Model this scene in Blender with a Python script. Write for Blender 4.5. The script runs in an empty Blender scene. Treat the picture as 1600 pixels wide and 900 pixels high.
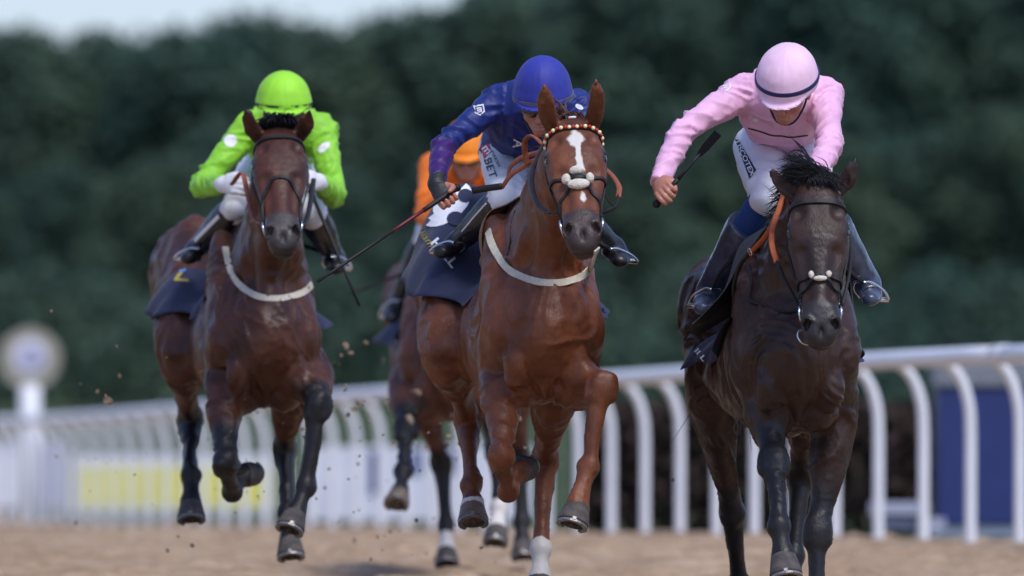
import bpy, bmesh, math, random
import numpy as np
from mathutils import Vector, Matrix
from mathutils.bvhtree import BVHTree
from concurrent.futures import ThreadPoolExecutor

scene = bpy.context.scene
COL = scene.collection
RNG = random.Random(7)
NR = np.random.default_rng(7)

# ------------------------------------------------------------------ camera, sky, sun, exposure
FOC = 12600.0          # focal length in pixels of the 1600 px wide photograph
CAMH = 0.9
HORIZON = 610.0        # image row of the horizon
cam_d = bpy.data.cameras.new('camera')
cam = bpy.data.objects.new('camera', cam_d)
COL.objects.link(cam)
cam_d.sensor_width = 36.0
cam_d.lens = FOC / 1600.0 * 36.0
cam.location = (0, 0, CAMH)
cam.rotation_euler = (math.radians(90) + math.atan((HORIZON - 450) / FOC), 0, 0)
cam_d.clip_start = 0.5
cam_d.clip_end = 3000
cam_d.dof.use_dof = True
cam_d.dof.focus_distance = 30.65
cam_d.dof.aperture_fstop = 2.5
scene.camera = cam

SUN_EL, SUN_AZ = 58.0, 32.0      # the sun behind the camera, to its right, behind thin cloud
world = bpy.data.worlds.new('World')
scene.world = world
world.use_nodes = True
wn, wl = world.node_tree.nodes, world.node_tree.links
wn.clear()
w_out = wn.new('ShaderNodeOutputWorld')
w_bg = wn.new('ShaderNodeBackground')
w_sky = wn.new('ShaderNodeTexSky')
w_sky.sky_type = 'NISHITA'
w_sky.sun_disc = False
w_sky.sun_elevation = math.radians(SUN_EL)
w_sky.sun_rotation = math.radians(180 - SUN_AZ)
w_sky.air_density = 1.0
w_sky.dust_density = 1.2
w_sky.ozone_density = 2.5
w_hs = wn.new('ShaderNodeHueSaturation')
w_hs.inputs['Saturation'].default_value = 0.95
w_bg.inputs['Strength'].default_value = 0.115
wl.new(w_sky.outputs[0], w_hs.inputs['Color'])
w_tint = wn.new('ShaderNodeMix'); w_tint.data_type = 'RGBA'; w_tint.blend_type = 'MULTIPLY'
w_tint.inputs['Factor'].default_value = 1.0
w_tint.inputs['B'].default_value = (0.88, 0.91, 1.12, 1)      # thin evening cloud, slightly lilac
wl.new(w_hs.outputs[0], w_tint.inputs['A'])
wl.new(w_tint.outputs['Result'], w_bg.inputs['Color'])
wl.new(w_bg.outputs[0], w_out.inputs['Surface'])

sun_d = bpy.data.lights.new('sun', 'SUN')
sun_d.energy = 1.7
sun_d.angle = math.radians(18)
sun_d.color = (1.0, 0.965, 0.92)
sun = bpy.data.objects.new('sun', sun_d)
COL.objects.link(sun)
_el, _az = math.radians(SUN_EL), math.radians(SUN_AZ)
sun_dir = Vector((math.sin(_az) * math.cos(_el), -math.cos(_az) * math.cos(_el), math.sin(_el)))
sun.rotation_euler = sun_dir.to_track_quat('Z', 'Y').to_euler()
sun.location = (5, -10, 30)

scene.view_settings.view_transform = 'Standard'
scene.view_settings.look = 'None'
scene.view_settings.gamma = 1.0
scene.view_settings.exposure = 0.6
scene.view_settings.use_curve_mapping = False
scene.render.engine = 'CYCLES'
scene.cycles.use_denoising = True
scene.cycles.max_bounces = 6

# ------------------------------------------------------------------ small helpers
def W(px, py, d):
    """A point at distance d whose place in the 1600 x 900 photograph is px, py."""
    return np.array([(px - 800) * d / FOC, d, CAMH - (py - HORIZON) * d / FOC])

def unit(v):
    v = np.asarray(v, float)
    return v / (np.linalg.norm(v) + 1e-12)

def tag(o, label=None, cat=None, group=None, kind=None):
    if label: o['label'] = label
    if cat: o['category'] = cat
    if group: o['group'] = group
    if kind: o['kind'] = kind
    return o

def empty(name, loc=(0, 0, 0)):
    o = bpy.data.objects.new(name, None)
    o.empty_display_size = 0.1
    COL.objects.link(o)
    o.location = loc
    return o

def link(name, me, parent=None, mats=(), smooth=True):
    """One mesh object; its vertices are in world space and become local to the thing's base."""
    for m in mats:
        me.materials.append(m)
    o = bpy.data.objects.new(name, me)
    COL.objects.link(o)
    root = parent
    off = Vector((0, 0, 0))
    while root is not None:
        off += root.location
        root = root.parent
    if parent is not None:
        o.parent = parent
        me.transform(Matrix.Translation(-off))
    if smooth:
        me.polygons.foreach_set('use_smooth', [True] * len(me.polygons))
    me.update()
    return o

def mesh_np(name, verts, quads):
    """Fast mesh from numpy arrays (quads or triangles)."""
    verts = np.asarray(verts, np.float32); quads = np.asarray(quads, np.int32)
    me = bpy.data.meshes.new(name)
    n, k = quads.shape
    me.vertices.add(len(verts)); me.vertices.foreach_set('co', verts.ravel())
    me.loops.add(n * k); me.loops.foreach_set('vertex_index', quads.ravel())
    me.polygons.add(n)
    me.polygons.foreach_set('loop_start', np.arange(0, n * k, k, dtype=np.int32))
    me.update(calc_edges=True)
    me.validate()
    return me

def mesh_py(name, verts, faces):
    me = bpy.data.meshes.new(name)
    me.from_pydata([tuple(map(float, v)) for v in verts], [], faces)
    me.update()
    return me

def catmull(pts, sub):
    pts = np.asarray(pts, float)
    if len(pts) < 3 or sub <= 1:
        return pts if sub <= 1 else np.array([pts[0] + (pts[-1] - pts[0]) * t for t in np.linspace(0, 1, sub + 1)])
    ext = np.vstack([2 * pts[0] - pts[1], pts, 2 * pts[-1] - pts[-2]])
    out = []
    for i in range(1, len(ext) - 2):
        p0, p1, p2, p3 = ext[i - 1], ext[i], ext[i + 1], ext[i + 2]
        for j in range(sub):
            t = j / sub
            out.append(0.5 * (2 * p1 + (p2 - p0) * t + (2 * p0 - 5 * p1 + 4 * p2 - p3) * t * t + (3 * p1 - p0 - 3 * p2 + p3) * t ** 3))
    out.append(pts[-1])
    return np.array(out)

# --- value noise for vertices
def _hash(i, j, k):
    n = (i * 374761393 + j * 668265263 + k * 2147483647 * 3 + 1274126177) & 0xffffffff
    n = ((n ^ (n >> 13)) * 1274126177) & 0xffffffff
    return ((n ^ (n >> 16)) & 0xffff) / 32767.5 - 1.0

def vnoise(p):
    p = np.asarray(p, float)
    i = np.floor(p).astype(np.int64); f = p - i
    f = f * f * (3 - 2 * f)
    r = 0
    for dx in (0, 1):
        for dy in (0, 1):
            for dz in (0, 1):
                w = (f[:, 0] if dx else 1 - f[:, 0]) * (f[:, 1] if dy else 1 - f[:, 1]) * (f[:, 2] if dz else 1 - f[:, 2])
                r = r + w * _hash(i[:, 0] + dx, i[:, 1] + dy, i[:, 2] + dz)
    return r

def smooth01(x, a, b):
    t = np.clip((x - a) / (b - a), 0, 1)
    return t * t * (3 - 2 * t)

# ------------------------------------------------------------------ sculpting by distance field
class Sculpt:
    """Smooth unions and cuts of tapered oval limbs, turned into one continuous skin."""
    def __init__(self, h):
        self.h = h; self.ops = []; self.f = None

    def chain(self, pts, side, rs, rn, k=0.02, sub=3, p=2.0, cut=False, inflate=0.0):
        """pts with half-widths rs (along side) and rn (across); smoothed by Catmull-Rom."""
        pts = np.asarray(pts, float)
        rs = np.broadcast_to(np.asarray(rs, float), (len(pts),)); rn = np.broadcast_to(np.asarray(rn, float), (len(pts),))
        full = np.column_stack([pts, rs, rn])
        if sub > 1:
            full = catmull(full, sub)
        full[:, 3:] = np.maximum(full[:, 3:] + inflate, 0.001)
        side = unit(side)
        segs = [(full[i, :3], full[i + 1, :3], side, full[i, 3:], full[i + 1, 3:]) for i in range(len(full) - 1)]
        self.ops.append((cut, segs, k, p))

    def ball(self, c, axes, r, k=0.02, cut=False, inflate=0.0):
        """Ellipsoid: c, three axes (rows), three radii."""
        r = np.asarray(r, float) + inflate
        self.ops.append((cut, [('E', np.asarray(c, float), np.array([unit(a) for a in axes]), r)], k, 2.0))

    def plane(self, c, n, r, k=0.004):
        """Cut away the half-space beyond the plane (c, n) within radius r of c."""
        self.ops.append((True, [('P', np.asarray(c, float), unit(n), r)], k, 2.0))

    @staticmethod
    def _box(s):
        if isinstance(s[0], str):
            if s[0] == 'E':
                R = float(np.max(s[3])); return s[1] - R, s[1] + R
            return s[1] - s[3], s[1] + s[3]
        a, b, _, r1, r2 = s
        R = max(r1.max(), r2.max())
        return np.minimum(a, b) - R, np.maximum(a, b) + R

    def build(self):
        h = self.h
        los, his = [], []
        for cut, segs, k, p in self.ops:
            if cut: continue
            for s in segs:
                l, u = self._box(s); los.append(l); his.append(u)
        lo = np.min(los, 0) - 4 * h; hi = np.max(his, 0) + 4 * h
        n = np.ceil((hi - lo) / h).astype(int) + 1
        self.lo = lo; self.n = n
        ax = [(lo[i] + h * np.arange(n[i])).astype(np.float32) for i in range(3)]
        f = np.full(n, 1.0, np.float32)
        for cut, segs, k, p in self.ops:
            bx = [self._box(s) for s in segs]
            m = k + 3 * h
            glo = np.min([b[0] for b in bx], 0) - m; ghi = np.max([b[1] for b in bx], 0) + m
            g0 = np.clip(np.floor((glo - lo) / h).astype(int), 0, n); g1 = np.clip(np.ceil((ghi - lo) / h).astype(int) + 1, 0, n)
            if np.any(g1 <= g0): continue
            tmp = np.full(g1 - g0, 1.0, np.float32)
            for s, (bl, bh) in zip(segs, bx):
                s0 = np.clip(np.floor((bl - m - lo) / h).astype(int), g0, g1); s1 = np.clip(np.ceil((bh + m - lo) / h).astype(int) + 1, g0, g1)
                if np.any(s1 <= s0): continue
                X = ax[0][s0[0]:s1[0], None, None]; Y = ax[1][None, s0[1]:s1[1], None]; Z = ax[2][None, None, s0[2]:s1[2]]
                d = self._eval(s, X, Y, Z, p)
                v = tmp[s0[0] - g0[0]:s1[0] - g0[0], s0[1] - g0[1]:s1[1] - g0[1], s0[2] - g0[2]:s1[2] - g0[2]]
                np.minimum(v, d, out=v)
            v = f[g0[0]:g1[0], g0[1]:g1[1], g0[2]:g1[2]]
            if cut: tmp = -tmp
            hh = np.maximum(k - np.abs(v - tmp), 0) / k
            hh = hh * hh * (k * 0.25)
            v[...] = np.maximum(v, tmp) + hh if cut else np.minimum(v, tmp) - hh
        self.f = f
        self.verts, self.quads = self._nets()
        return self

    @staticmethod
    def _eval(s, X, Y, Z, p):
        if isinstance(s[0], str):
            if s[0] == 'E':
                _, c, A, r = s
                A = A.astype(np.float32); c = c.astype(np.float32)
                dx, dy, dz = X - c[0], Y - c[1], Z - c[2]
                q0 = q1 = 0
                for i in range(3):
                    t = dx * A[i, 0] + dy * A[i, 1] + dz * A[i, 2]
                    t2 = t * t
                    q0 = q0 + t2 * np.float32(1 / r[i] ** 2); q1 = q1 + t2 * np.float32(1 / r[i] ** 4)
                k0 = np.sqrt(q0); k1 = np.sqrt(q1) + 1e-6
                return np.maximum(k0 * (k0 - 1) / k1, -float(np.min(r)))
            _, c, n, R = s
            # as a "cut" solid: inside (negative) beyond the plane and near c
            dd = -((X - np.float32(c[0])) * np.float32(n[0]) + (Y - np.float32(c[1])) * np.float32(n[1]) + (Z - np.float32(c[2])) * np.float32(n[2]))
            rr = np.sqrt((X - np.float32(c[0])) ** 2 + (Y - np.float32(c[1])) ** 2 + (Z - np.float32(c[2])) ** 2) - np.float32(R)
            return np.maximum(dd, rr)
        a, b, side, r1, r2 = s
        t = b - a; L = float(np.linalg.norm(t))
        t = t / L if L > 1e-9 else np.array([0, 0, 1.0])
        sv = side - t * np.dot(side, t)
        if np.linalg.norm(sv) < 1e-3:
            sv = np.cross(t, [0.0, 0.3, 1.0])
        sv = unit(sv); nv = np.cross(t, sv)
        t, sv, nv, a = [v.astype(np.float32) for v in (t, sv, nv, a)]
        dx, dy, dz = X - a[0], Y - a[1], Z - a[2]
        pt = dx * t[0] + dy * t[1] + dz * t[2]
        ps = dx * sv[0] + dy * sv[1] + dz * sv[2]
        pn = dx * nv[0] + dy * nv[1] + dz * nv[2]
        hh = np.clip(pt / np.float32(max(L, 1e-9)), 0, 1)
        ov = pt - hh * np.float32(L)
        ra = np.float32(r1[0]) + np.float32(r2[0] - r1[0]) * hh
        rb = np.float32(r1[1]) + np.float32(r2[1] - r1[1]) * hh
        ro = np.minimum(ra, rb)
        u, v, w = ps / ra, pn / rb, ov / ro
        if p == 2.0:
            k0 = np.sqrt(u * u + v * v + w * w)
        else:
            k0 = np.sqrt((np.abs(u) ** p + np.abs(v) ** p) ** (2 / p) + w * w)
        k1 = np.sqrt((u / ra) ** 2 + (v / rb) ** 2 + (w / ro) ** 2) + np.float32(1e-5)
        return np.maximum(k0 * (k0 - 1) / k1, -ro)

    def _nets(self):
        f, h, lo = self.f, self.h, self.lo
        s = f < 0
        nx, ny, nz = f.shape
        c = np.zeros((nx - 1, ny - 1, nz - 1), np.int8)
        for dx in (0, 1):
            for dy in (0, 1):
                for dz in (0, 1):
                    c += s[dx:nx - 1 + dx, dy:ny - 1 + dy, dz:nz - 1 + dz]
        act = (c > 0) & (c < 8)
        idx = np.argwhere(act)
        ids = np.full(act.shape, -1, np.int32); ids[act] = np.arange(len(idx))
        cv = {}
        for dx in (0, 1):
            for dy in (0, 1):
                for dz in (0, 1):
                    cv[(dx, dy, dz)] = f[idx[:, 0] + dx, idx[:, 1] + dy, idx[:, 2] + dz]
        acc = np.zeros((len(idx), 3), np.float32); cnt = np.zeros(len(idx), np.float32)
        for axis in range(3):
            for o1 in (0, 1):
                for o2 in (0, 1):
                    c0 = [0, 0, 0]; oth = [i for i in range(3) if i != axis]
                    c0[oth[0]] = o1; c0[oth[1]] = o2
                    c1 = list(c0); c1[axis] = 1
                    v0, v1 = cv[tuple(c0)], cv[tuple(c1)]
                    m = (v0 < 0) != (v1 < 0)
                    t = np.where(m, v0 / np.where(m, v0 - v1, 1), 0)
                    for i in range(3):
                        acc[:, i] += np.where(m, t if i == axis else c0[i], 0)
                    cnt += m
        verts = lo + h * (idx + acc / cnt[:, None])
        quads = []
        for axis in range(3):
            b, cc = (axis + 1) % 3, (axis + 2) % 3
            sl0 = [slice(None)] * 3; sl1 = [slice(None)] * 3
            sl0[axis] = slice(0, -1); sl1[axis] = slice(1, None)
            e = np.argwhere(s[tuple(sl0)] != s[tuple(sl1)])
            ok = (e[:, b] > 0) & (e[:, cc] > 0) & (e[:, b] < f.shape[b] - 1) & (e[:, cc] < f.shape[cc] - 1)
            e = e[ok]
            def cell(ob, oc):
                q = e.copy(); q[:, b] += ob; q[:, cc] += oc
                return ids[q[:, 0], q[:, 1], q[:, 2]]
            q = np.stack([cell(-1, -1), cell(0, -1), cell(0, 0), cell(-1, 0)], 1)
            ins = s[e[:, 0], e[:, 1], e[:, 2]]
            q[~ins] = q[~ins][:, ::-1]
            quads.append(q)
        return verts, np.concatenate(quads)

    def sample(self, P):
        P = np.atleast_2d(np.asarray(P, float))
        g = (P - self.lo) / self.h
        out = np.any((g < 0) | (g > np.array(self.n) - 1.01), 1)
        g = np.clip(g, 0, np.array(self.n) - 1.01)
        i = g.astype(int); t = g - i
        r = 0
        for dx in (0, 1):
            for dy in (0, 1):
                for dz in (0, 1):
                    w = (t[:, 0] if dx else 1 - t[:, 0]) * (t[:, 1] if dy else 1 - t[:, 1]) * (t[:, 2] if dz else 1 - t[:, 2])
                    r = r + w * self.f[i[:, 0] + dx, i[:, 1] + dy, i[:, 2] + dz]
        return np.where(out, 1.0, r)

    def grad(self, P, e=None):
        e = e or self.h
        P = np.atleast_2d(np.asarray(P, float))
        g = np.stack([self.sample(P + np.eye(3)[i] * e) - self.sample(P - np.eye(3)[i] * e) for i in range(3)], 1)
        return g / (np.linalg.norm(g, axis=1)[:, None] + 1e-9)

    def bvh(self):
        return BVHTree.FromPolygons([tuple(v) for v in self.verts.tolist()], self.quads.tolist())

def bvh_of(o):
    """BVH of a mesh object in world space."""
    off = Vector((0, 0, 0)); r = o.parent
    while r is not None:
        off += r.location; r = r.parent
    vs = np.empty(len(o.data.vertices) * 3, np.float32); o.data.vertices.foreach_get('co', vs)
    vs = vs.reshape(-1, 3) + np.array(off)
    return BVHTree.FromPolygons([tuple(v) for v in vs.tolist()], [tuple(p.vertices) for p in o.data.polygons])

CAMP = Vector((0, 0, CAMH))
def hit(bvh, px, py, off=0.004, dref=31.0):
    """Where the line of sight through px, py meets the surface (lifted by off), with the normal; None when it misses."""
    d = Vector(W(px, py, dref)) - CAMP
    loc, nor, i, dist = bvh.ray_cast(CAMP, d.normalized())
    if loc is None:
        return None
    if nor.dot(d) > 0: nor = -nor
    return np.array(loc + nor * off), np.array(nor)

# ------------------------------------------------------------------ ribbons and tubes
def tube_mesh(pts, r, n=8, flat=1.0, caps=True, up=None):
    pts = np.asarray(pts, float)
    r = np.broadcast_to(np.asarray(r, float), (len(pts),))
    V, F = [], []
    prev = None
    for i, p in enumerate(pts):
        t = unit(pts[min(i + 1, len(pts) - 1)] - pts[max(i - 1, 0)])
        if prev is None:
            a = np.array(up, float) if up is not None else (np.array([0, 0, 1.0]) if abs(t[2]) < 0.9 else np.array([1.0, 0, 0]))
        else:
            a = prev
        s = unit(a - t * np.dot(a, t)); prev = s
        b = np.cross(t, s)
        for j in range(n):
            an = 2 * math.pi * j / n
            V.append(p + (s * math.cos(an) + b * math.sin(an) * flat) * r[i])
    for i in range(len(pts) - 1):
        for j in range(n):
            F.append((i * n + j, i * n + (j + 1) % n, (i + 1) * n + (j + 1) % n, (i + 1) * n + j))
    if caps:
        F.append(tuple(range(n))[::-1]); F.append(tuple((len(pts) - 1) * n + j for j in range(n)))
    return V, F

def tube(name, pts, r, parent, mat, n=8, flat=1.0, sub=4, up=None):
    pts = catmull(pts, sub)
    if np.ndim(r):
        r = np.interp(np.linspace(0, 1, len(pts)), np.linspace(0, 1, len(r)), r)
    V, F = tube_mesh(pts, r, n, flat, up=up)
    return link(name, mesh_py(name, V, F), parent, [mat])

def ribbon(name, pts, nors, width, thick, parent, mat):
    """A flat strap: pts on a surface with normals, width across, thickness outwards."""
    pts = np.asarray(pts, float); nors = np.asarray(nors, float)
    width = np.broadcast_to(np.asarray(width, float), (len(pts),))
    V, F = [], []
    for i, p in enumerate(pts):
        t = unit(pts[min(i + 1, len(pts) - 1)] - pts[max(i - 1, 0)])
        n = unit(nors[i] - t * np.dot(nors[i], t))
        s = np.cross(t, n) * width[i] / 2
        b = n * thick
        V += [p - s - n * 0.002, p - s * 0.92 + b, p + s * 0.92 + b, p + s - n * 0.002]
    for i in range(len(pts) - 1):
        for j in range(4):
            F.append((i * 4 + j, i * 4 + (j + 1) % 4, i * 4 + 4 + (j + 1) % 4, i * 4 + 4 + j))
    F.append((0, 1, 2, 3)[::-1]); m = (len(pts) - 1) * 4; F.append((m, m + 1, m + 2, m + 3))
    return link(name, mesh_py(name, V, F), parent, [mat], smooth=False)

def strap_px(name, bvh, pixels, width, thick, parent, mat, dref=31.0, sub=8, off=0.003, smooth=2):
    """A strap laid on a body along a line seen in the photograph."""
    P, N = [], []
    for px, py in catmull(np.array(pixels, float), sub):
        r = hit(bvh, px, py, off, dref)
        if r is not None: P.append(r[0]); N.append(r[1])
    if len(P) < 3: return None
    P, N = np.array(P), np.array(N)
    for _ in range(smooth):
        P[1:-1] = 0.25 * P[:-2] + 0.5 * P[1:-1] + 0.25 * P[2:]; N[1:-1] = 0.25 * N[:-2] + 0.5 * N[1:-1] + 0.25 * N[2:]
    return ribbon(name, P, N, width, thick, parent, mat)

def torus(name, c, axis, R, r, parent, mat, nu=20, nv=8, squash=1.0, up=(0, 0, 1)):
    ax = unit(axis); a = np.asarray(up, float); a = unit(a - ax * np.dot(a, ax)); b = np.cross(ax, a)
    pts = [np.asarray(c) + (a * math.cos(t) + b * math.sin(t) * squash) * R for t in np.linspace(0, 2 * math.pi, nu + 1)[:-1]]
    V, F = [], []
    for i in range(nu):
        o = unit(pts[i] - c)
        for j in range(nv):
            an = 2 * math.pi * j / nv
            V.append(pts[i] + (o * math.cos(an) + ax * math.sin(an)) * r)
    for i in range(nu):
        for j in range(nv):
            F.append((i * nv + j, i * nv + (j + 1) % nv, ((i + 1) % nu) * nv + (j + 1) % nv, ((i + 1) % nu) * nv + j))
    return link(name, mesh_py(name, V, F), parent, [mat])

def uvsphere(name, c, r, parent, mat, axes=None, nu=16, nv=10):
    c = np.asarray(c, float); r = np.broadcast_to(np.asarray(r, float), (3,))
    A = np.eye(3) if axes is None else np.array([unit(a) for a in axes])
    V = []; F = []
    for i in range(nv + 1):
        th = math.pi * i / nv
        for j in range(nu):
            ph = 2 * math.pi * j / nu
            l = np.array([math.sin(th) * math.cos(ph) * r[0], math.sin(th) * math.sin(ph) * r[1], math.cos(th) * r[2]])
            V.append(c + l @ A)
    for i in range(nv):
        for j in range(nu):
            F.append((i * nu + j, (i + 1) * nu + j, (i + 1) * nu + (j + 1) % nu, i * nu + (j + 1) % nu))
    me = mesh_py(name, V, F)
    bm = bmesh.new(); bm.from_mesh(me); bmesh.ops.remove_doubles(bm, verts=bm.verts, dist=1e-6); bm.to_mesh(me); bm.free()
    return link(name, me, parent, [mat])

def strands(name, roots, parent, mat, r=0.0035, n=6, seed=1):
    """Hair: each root is (point list, width factor) -> a thin tapered three-sided lock."""
    V, F = [], []
    for pts, wf in roots:
        pts = catmull(pts, max(1, n // (len(pts) - 1)))
        m = len(pts); b0 = len(V)
        t0 = unit(pts[-1] - pts[0]); s = unit(np.cross(t0, [0.3, 1, 0.2])); b = np.cross(t0, s)
        for i, p in enumerate(pts):
            rr = r * wf * (1 - (i / (m - 1)) ** 2 * 0.92)
            for j in range(3):
                an = 2.094 * j
                V.append(p + (s * math.cos(an) + b * math.sin(an)) * rr)
        for i in range(m - 1):
            for j in range(3):
                F.append((b0 + i * 3 + j, b0 + i * 3 + (j + 1) % 3, b0 + i * 3 + 3 + (j + 1) % 3, b0 + i * 3 + 3 + j))
    return link(name, mesh_py(name, V, F), parent, [mat])

# ------------------------------------------------------------------ materials
def new_mat(name):
    m = bpy.data.materials.new(name); m.use_nodes = True
    nt = m.node_tree
    return m, nt, nt.nodes['Principled BSDF']

def mat(name, col, rough=0.5, metal=0.0, noise=0.0, nscale=20.0, bump=0.0, bscale=60.0, sheen=0.0, spec=0.5, coat=0.0, col2=None, emit=None):
    m, nt, b = new_mat(name)
    N, L = nt.nodes, nt.links
    b.inputs['Base Color'].default_value = (*col, 1)
    b.inputs['Roughness'].default_value = rough
    b.inputs['Metallic'].default_value = metal
    b.inputs['Specular IOR Level'].default_value = spec
    b.inputs['Sheen Weight'].default_value = sheen
    b.inputs['Coat Weight'].default_value = coat
    tc = N.new('ShaderNodeTexCoord')
    if noise > 0 or col2:
        nz = N.new('ShaderNodeTexNoise'); nz.inputs['Scale'].default_value = nscale; nz.inputs['Detail'].default_value = 6
        L.new(tc.outputs['Object'], nz.inputs['Vector'])
        mx = N.new('ShaderNodeMix'); mx.data_type = 'RGBA'
        c2 = col2 or tuple(c * (1 - noise) for c in col)
        mx.inputs['A'].default_value = (*col, 1); mx.inputs['B'].default_value = (*c2, 1)
        mr = N.new('ShaderNodeMapRange'); mr.inputs['From Min'].default_value = 0.35; mr.inputs['From Max'].default_value = 0.68
        L.new(nz.outputs['Fac'], mr.inputs['Value']); L.new(mr.outputs[0], mx.inputs['Factor'])
        L.new(mx.outputs['Result'], b.inputs['Base Color'])
    if bump > 0:
        nb = N.new('ShaderNodeTexNoise'); nb.inputs['Scale'].default_value = bscale; nb.inputs['Detail'].default_value = 5
        L.new(tc.outputs['Object'], nb.inputs['Vector'])
        bp = N.new('ShaderNodeBump'); bp.inputs['Strength'].default_value = bump; bp.inputs['Distance'].default_value = 0.01
        L.new(nb.outputs['Fac'], bp.inputs['Height']); L.new(bp.outputs[0], b.inputs['Normal'])
    if emit:
        b.inputs['Emission Color'].default_value = (*emit[0], 1); b.inputs['Emission Strength'].default_value = emit[1]
    return m

def coat_mat(name, base, base2, black=(0.012, 0.011, 0.012), grey=(0.06, 0.05, 0.047), white=(0.62, 0.58, 0.53), rough=0.42):
    """Horse hair: colour of the animal from its own markings (attribute 'coat'), short-hair relief, a soft sheen."""
    m, nt, b = new_mat(name)
    N, L = nt.nodes, nt.links
    at = N.new('ShaderNodeAttribute'); at.attribute_name = 'coat'
    sp = N.new('ShaderNodeSeparateColor'); L.new(at.outputs['Color'], sp.inputs[0])
    tc = N.new('ShaderNodeTexCoord')
    def noise(scale, det=5, st=(1, 1, 1)):
        mp = N.new('ShaderNodeMapping'); mp.inputs['Scale'].default_value = st
        L.new(tc.outputs['Object'], mp.inputs['Vector'])
        nz = N.new('ShaderNodeTexNoise'); nz.inputs['Scale'].default_value = scale; nz.inputs['Detail'].default_value = det
        L.new(mp.outputs[0], nz.inputs['Vector']); return nz
    def mix(fac, a, bb):
        mx = N.new('ShaderNodeMix'); mx.data_type = 'RGBA'
        if hasattr(fac, 'links') or hasattr(fac, 'is_linked'): L.new(fac, mx.inputs['Factor'])
        else: mx.inputs['Factor'].default_value = fac
        for s, v in (('A', a), ('B', bb)):
            if isinstance(v, tuple): mx.inputs[s].default_value = (*v, 1)
            else: L.new(v, mx.inputs[s])
        return mx.outputs['Result']
    n1 = noise(7, 6); n2 = noise(160, 3, (1, 1, 0.12))
    r1 = N.new('ShaderNodeMapRange'); r1.inputs['From Min'].default_value = 0.36; r1.inputs['From Max'].default_value = 0.66
    L.new(n1.outputs['Fac'], r1.inputs['Value'])
    c = mix(r1.outputs[0], base, base2)
    # fine hair streaks
    r2 = N.new('ShaderNodeMapRange'); r2.inputs['From Min'].default_value = 0.3; r2.inputs['From Max'].default_value = 0.7; r2.inputs['To Max'].default_value = 0.35
    L.new(n2.outputs['Fac'], r2.inputs['Value'])
    c = mix(r2.outputs[0], c, tuple(x * 0.45 for x in base))
    n4 = noise(38, 6); r4 = N.new('ShaderNodeMapRange'); r4.inputs['From Min'].default_value = 0.42; r4.inputs['From Max'].default_value = 0.72; r4.inputs['To Max'].default_value = 0.28
    L.new(n4.outputs['Fac'], r4.inputs['Value']); c = mix(r4.outputs[0], c, tuple(x * 0.5 for x in base2))
    def edge(ch, amt=0.25):
        ns = noise(45, 4)
        ma = N.new('ShaderNodeMath'); ma.operation = 'MULTIPLY_ADD'
        L.new(ns.outputs['Fac'], ma.inputs[0]); ma.inputs[1].default_value = amt; ma.inputs[2].default_value = -amt / 2
        ad = N.new('ShaderNodeMath'); ad.operation = 'ADD'; L.new(ma.outputs[0], ad.inputs[0]); L.new(ch, ad.inputs[1])
        rr = N.new('ShaderNodeMapRange'); rr.interpolation_type = 'SMOOTHSTEP'; rr.inputs['From Min'].default_value = 0.2; rr.inputs['From Max'].default_value = 0.8
        L.new(ad.outputs[0], rr.inputs['Value']); return rr.outputs[0]
    c = mix(edge(sp.outputs[0]), c, black)
    c = mix(edge(sp.outputs[2], 0.3), c, grey)
    c = mix(edge(sp.outputs[1], 0.5), c, white)
    L.new(c, b.inputs['Base Color'])
    rr_ = N.new('ShaderNodeMapRange'); rr_.inputs['From Min'].default_value = 0.3; rr_.inputs['From Max'].default_value = 0.7
    rr_.inputs['To Min'].default_value = rough - .08; rr_.inputs['To Max'].default_value = rough + .14
    n3 = noise(11, 7); L.new(n3.outputs['Fac'], rr_.inputs['Value']); L.new(rr_.outputs[0], b.inputs['Roughness'])
    b.inputs['Specular IOR Level'].default_value = 0.34
    # relief: veins / sweat + hair
    nb = noise(26, 7); bp = N.new('ShaderNodeBump'); bp.inputs['Strength'].default_value = 0.34; bp.inputs['Distance'].default_value = 0.012
    L.new(nb.outputs['Fac'], bp.inputs['Height'])
    bp2 = N.new('ShaderNodeBump'); bp2.inputs['Strength'].default_value = 0.35; bp2.inputs['Distance'].default_value = 0.004
    L.new(n2.outputs['Fac'], bp2.inputs['Height']); L.new(bp.outputs[0], bp2.inputs['Normal']); L.new(bp2.outputs[0], b.inputs['Normal'])
    return m

M = {}
M['chestnut'] = coat_mat('chestnut coat', (0.205, 0.066, 0.026), (0.105, 0.032, 0.014), grey=(0.045, 0.030, 0.027), rough=.44)
M['bay'] = coat_mat('bay coat', (0.105, 0.034, 0.017), (0.046, 0.016, 0.010), grey=(0.045, 0.038, 0.036), rough=.45)
M['dark_bay'] = coat_mat('dark bay coat', (0.052, 0.024, 0.015), (0.024, 0.012, 0.009), grey=(0.026, 0.022, 0.022), rough=0.43)
M['rear_bay'] = coat_mat('rear bay coat', (0.14, 0.048, 0.028), (0.08, 0.027, 0.018), rough=.5)
M['black_hair'] = mat('black hair', (0.010, 0.010, 0.013), 0.5, noise=0.5, nscale=90, spec=.3)
M['chestnut_hair'] = mat('chestnut hair', (0.10, 0.034, 0.018), 0.45, noise=0.5, nscale=90)
M['eye'] = mat('eye', (0.006, 0.004, 0.003), 0.06, coat=1.0)
M['hoof_dark'] = mat('dark horn', (0.045, 0.042, 0.042), 0.75, nscale=30, col2=(0.10, 0.08, 0.065), bump=0.3, bscale=120)
M['hoof_brown'] = mat('striped horn', (0.22, 0.13, 0.085), 0.45, nscale=14, col2=(0.06, 0.05, 0.045), bump=0.2, bscale=120)
M['hoof_sand'] = mat('sand caked horn', (0.20, 0.15, 0.10), 0.9, nscale=30, col2=(0.06, 0.055, 0.05), bump=0.5, bscale=60)
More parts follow.
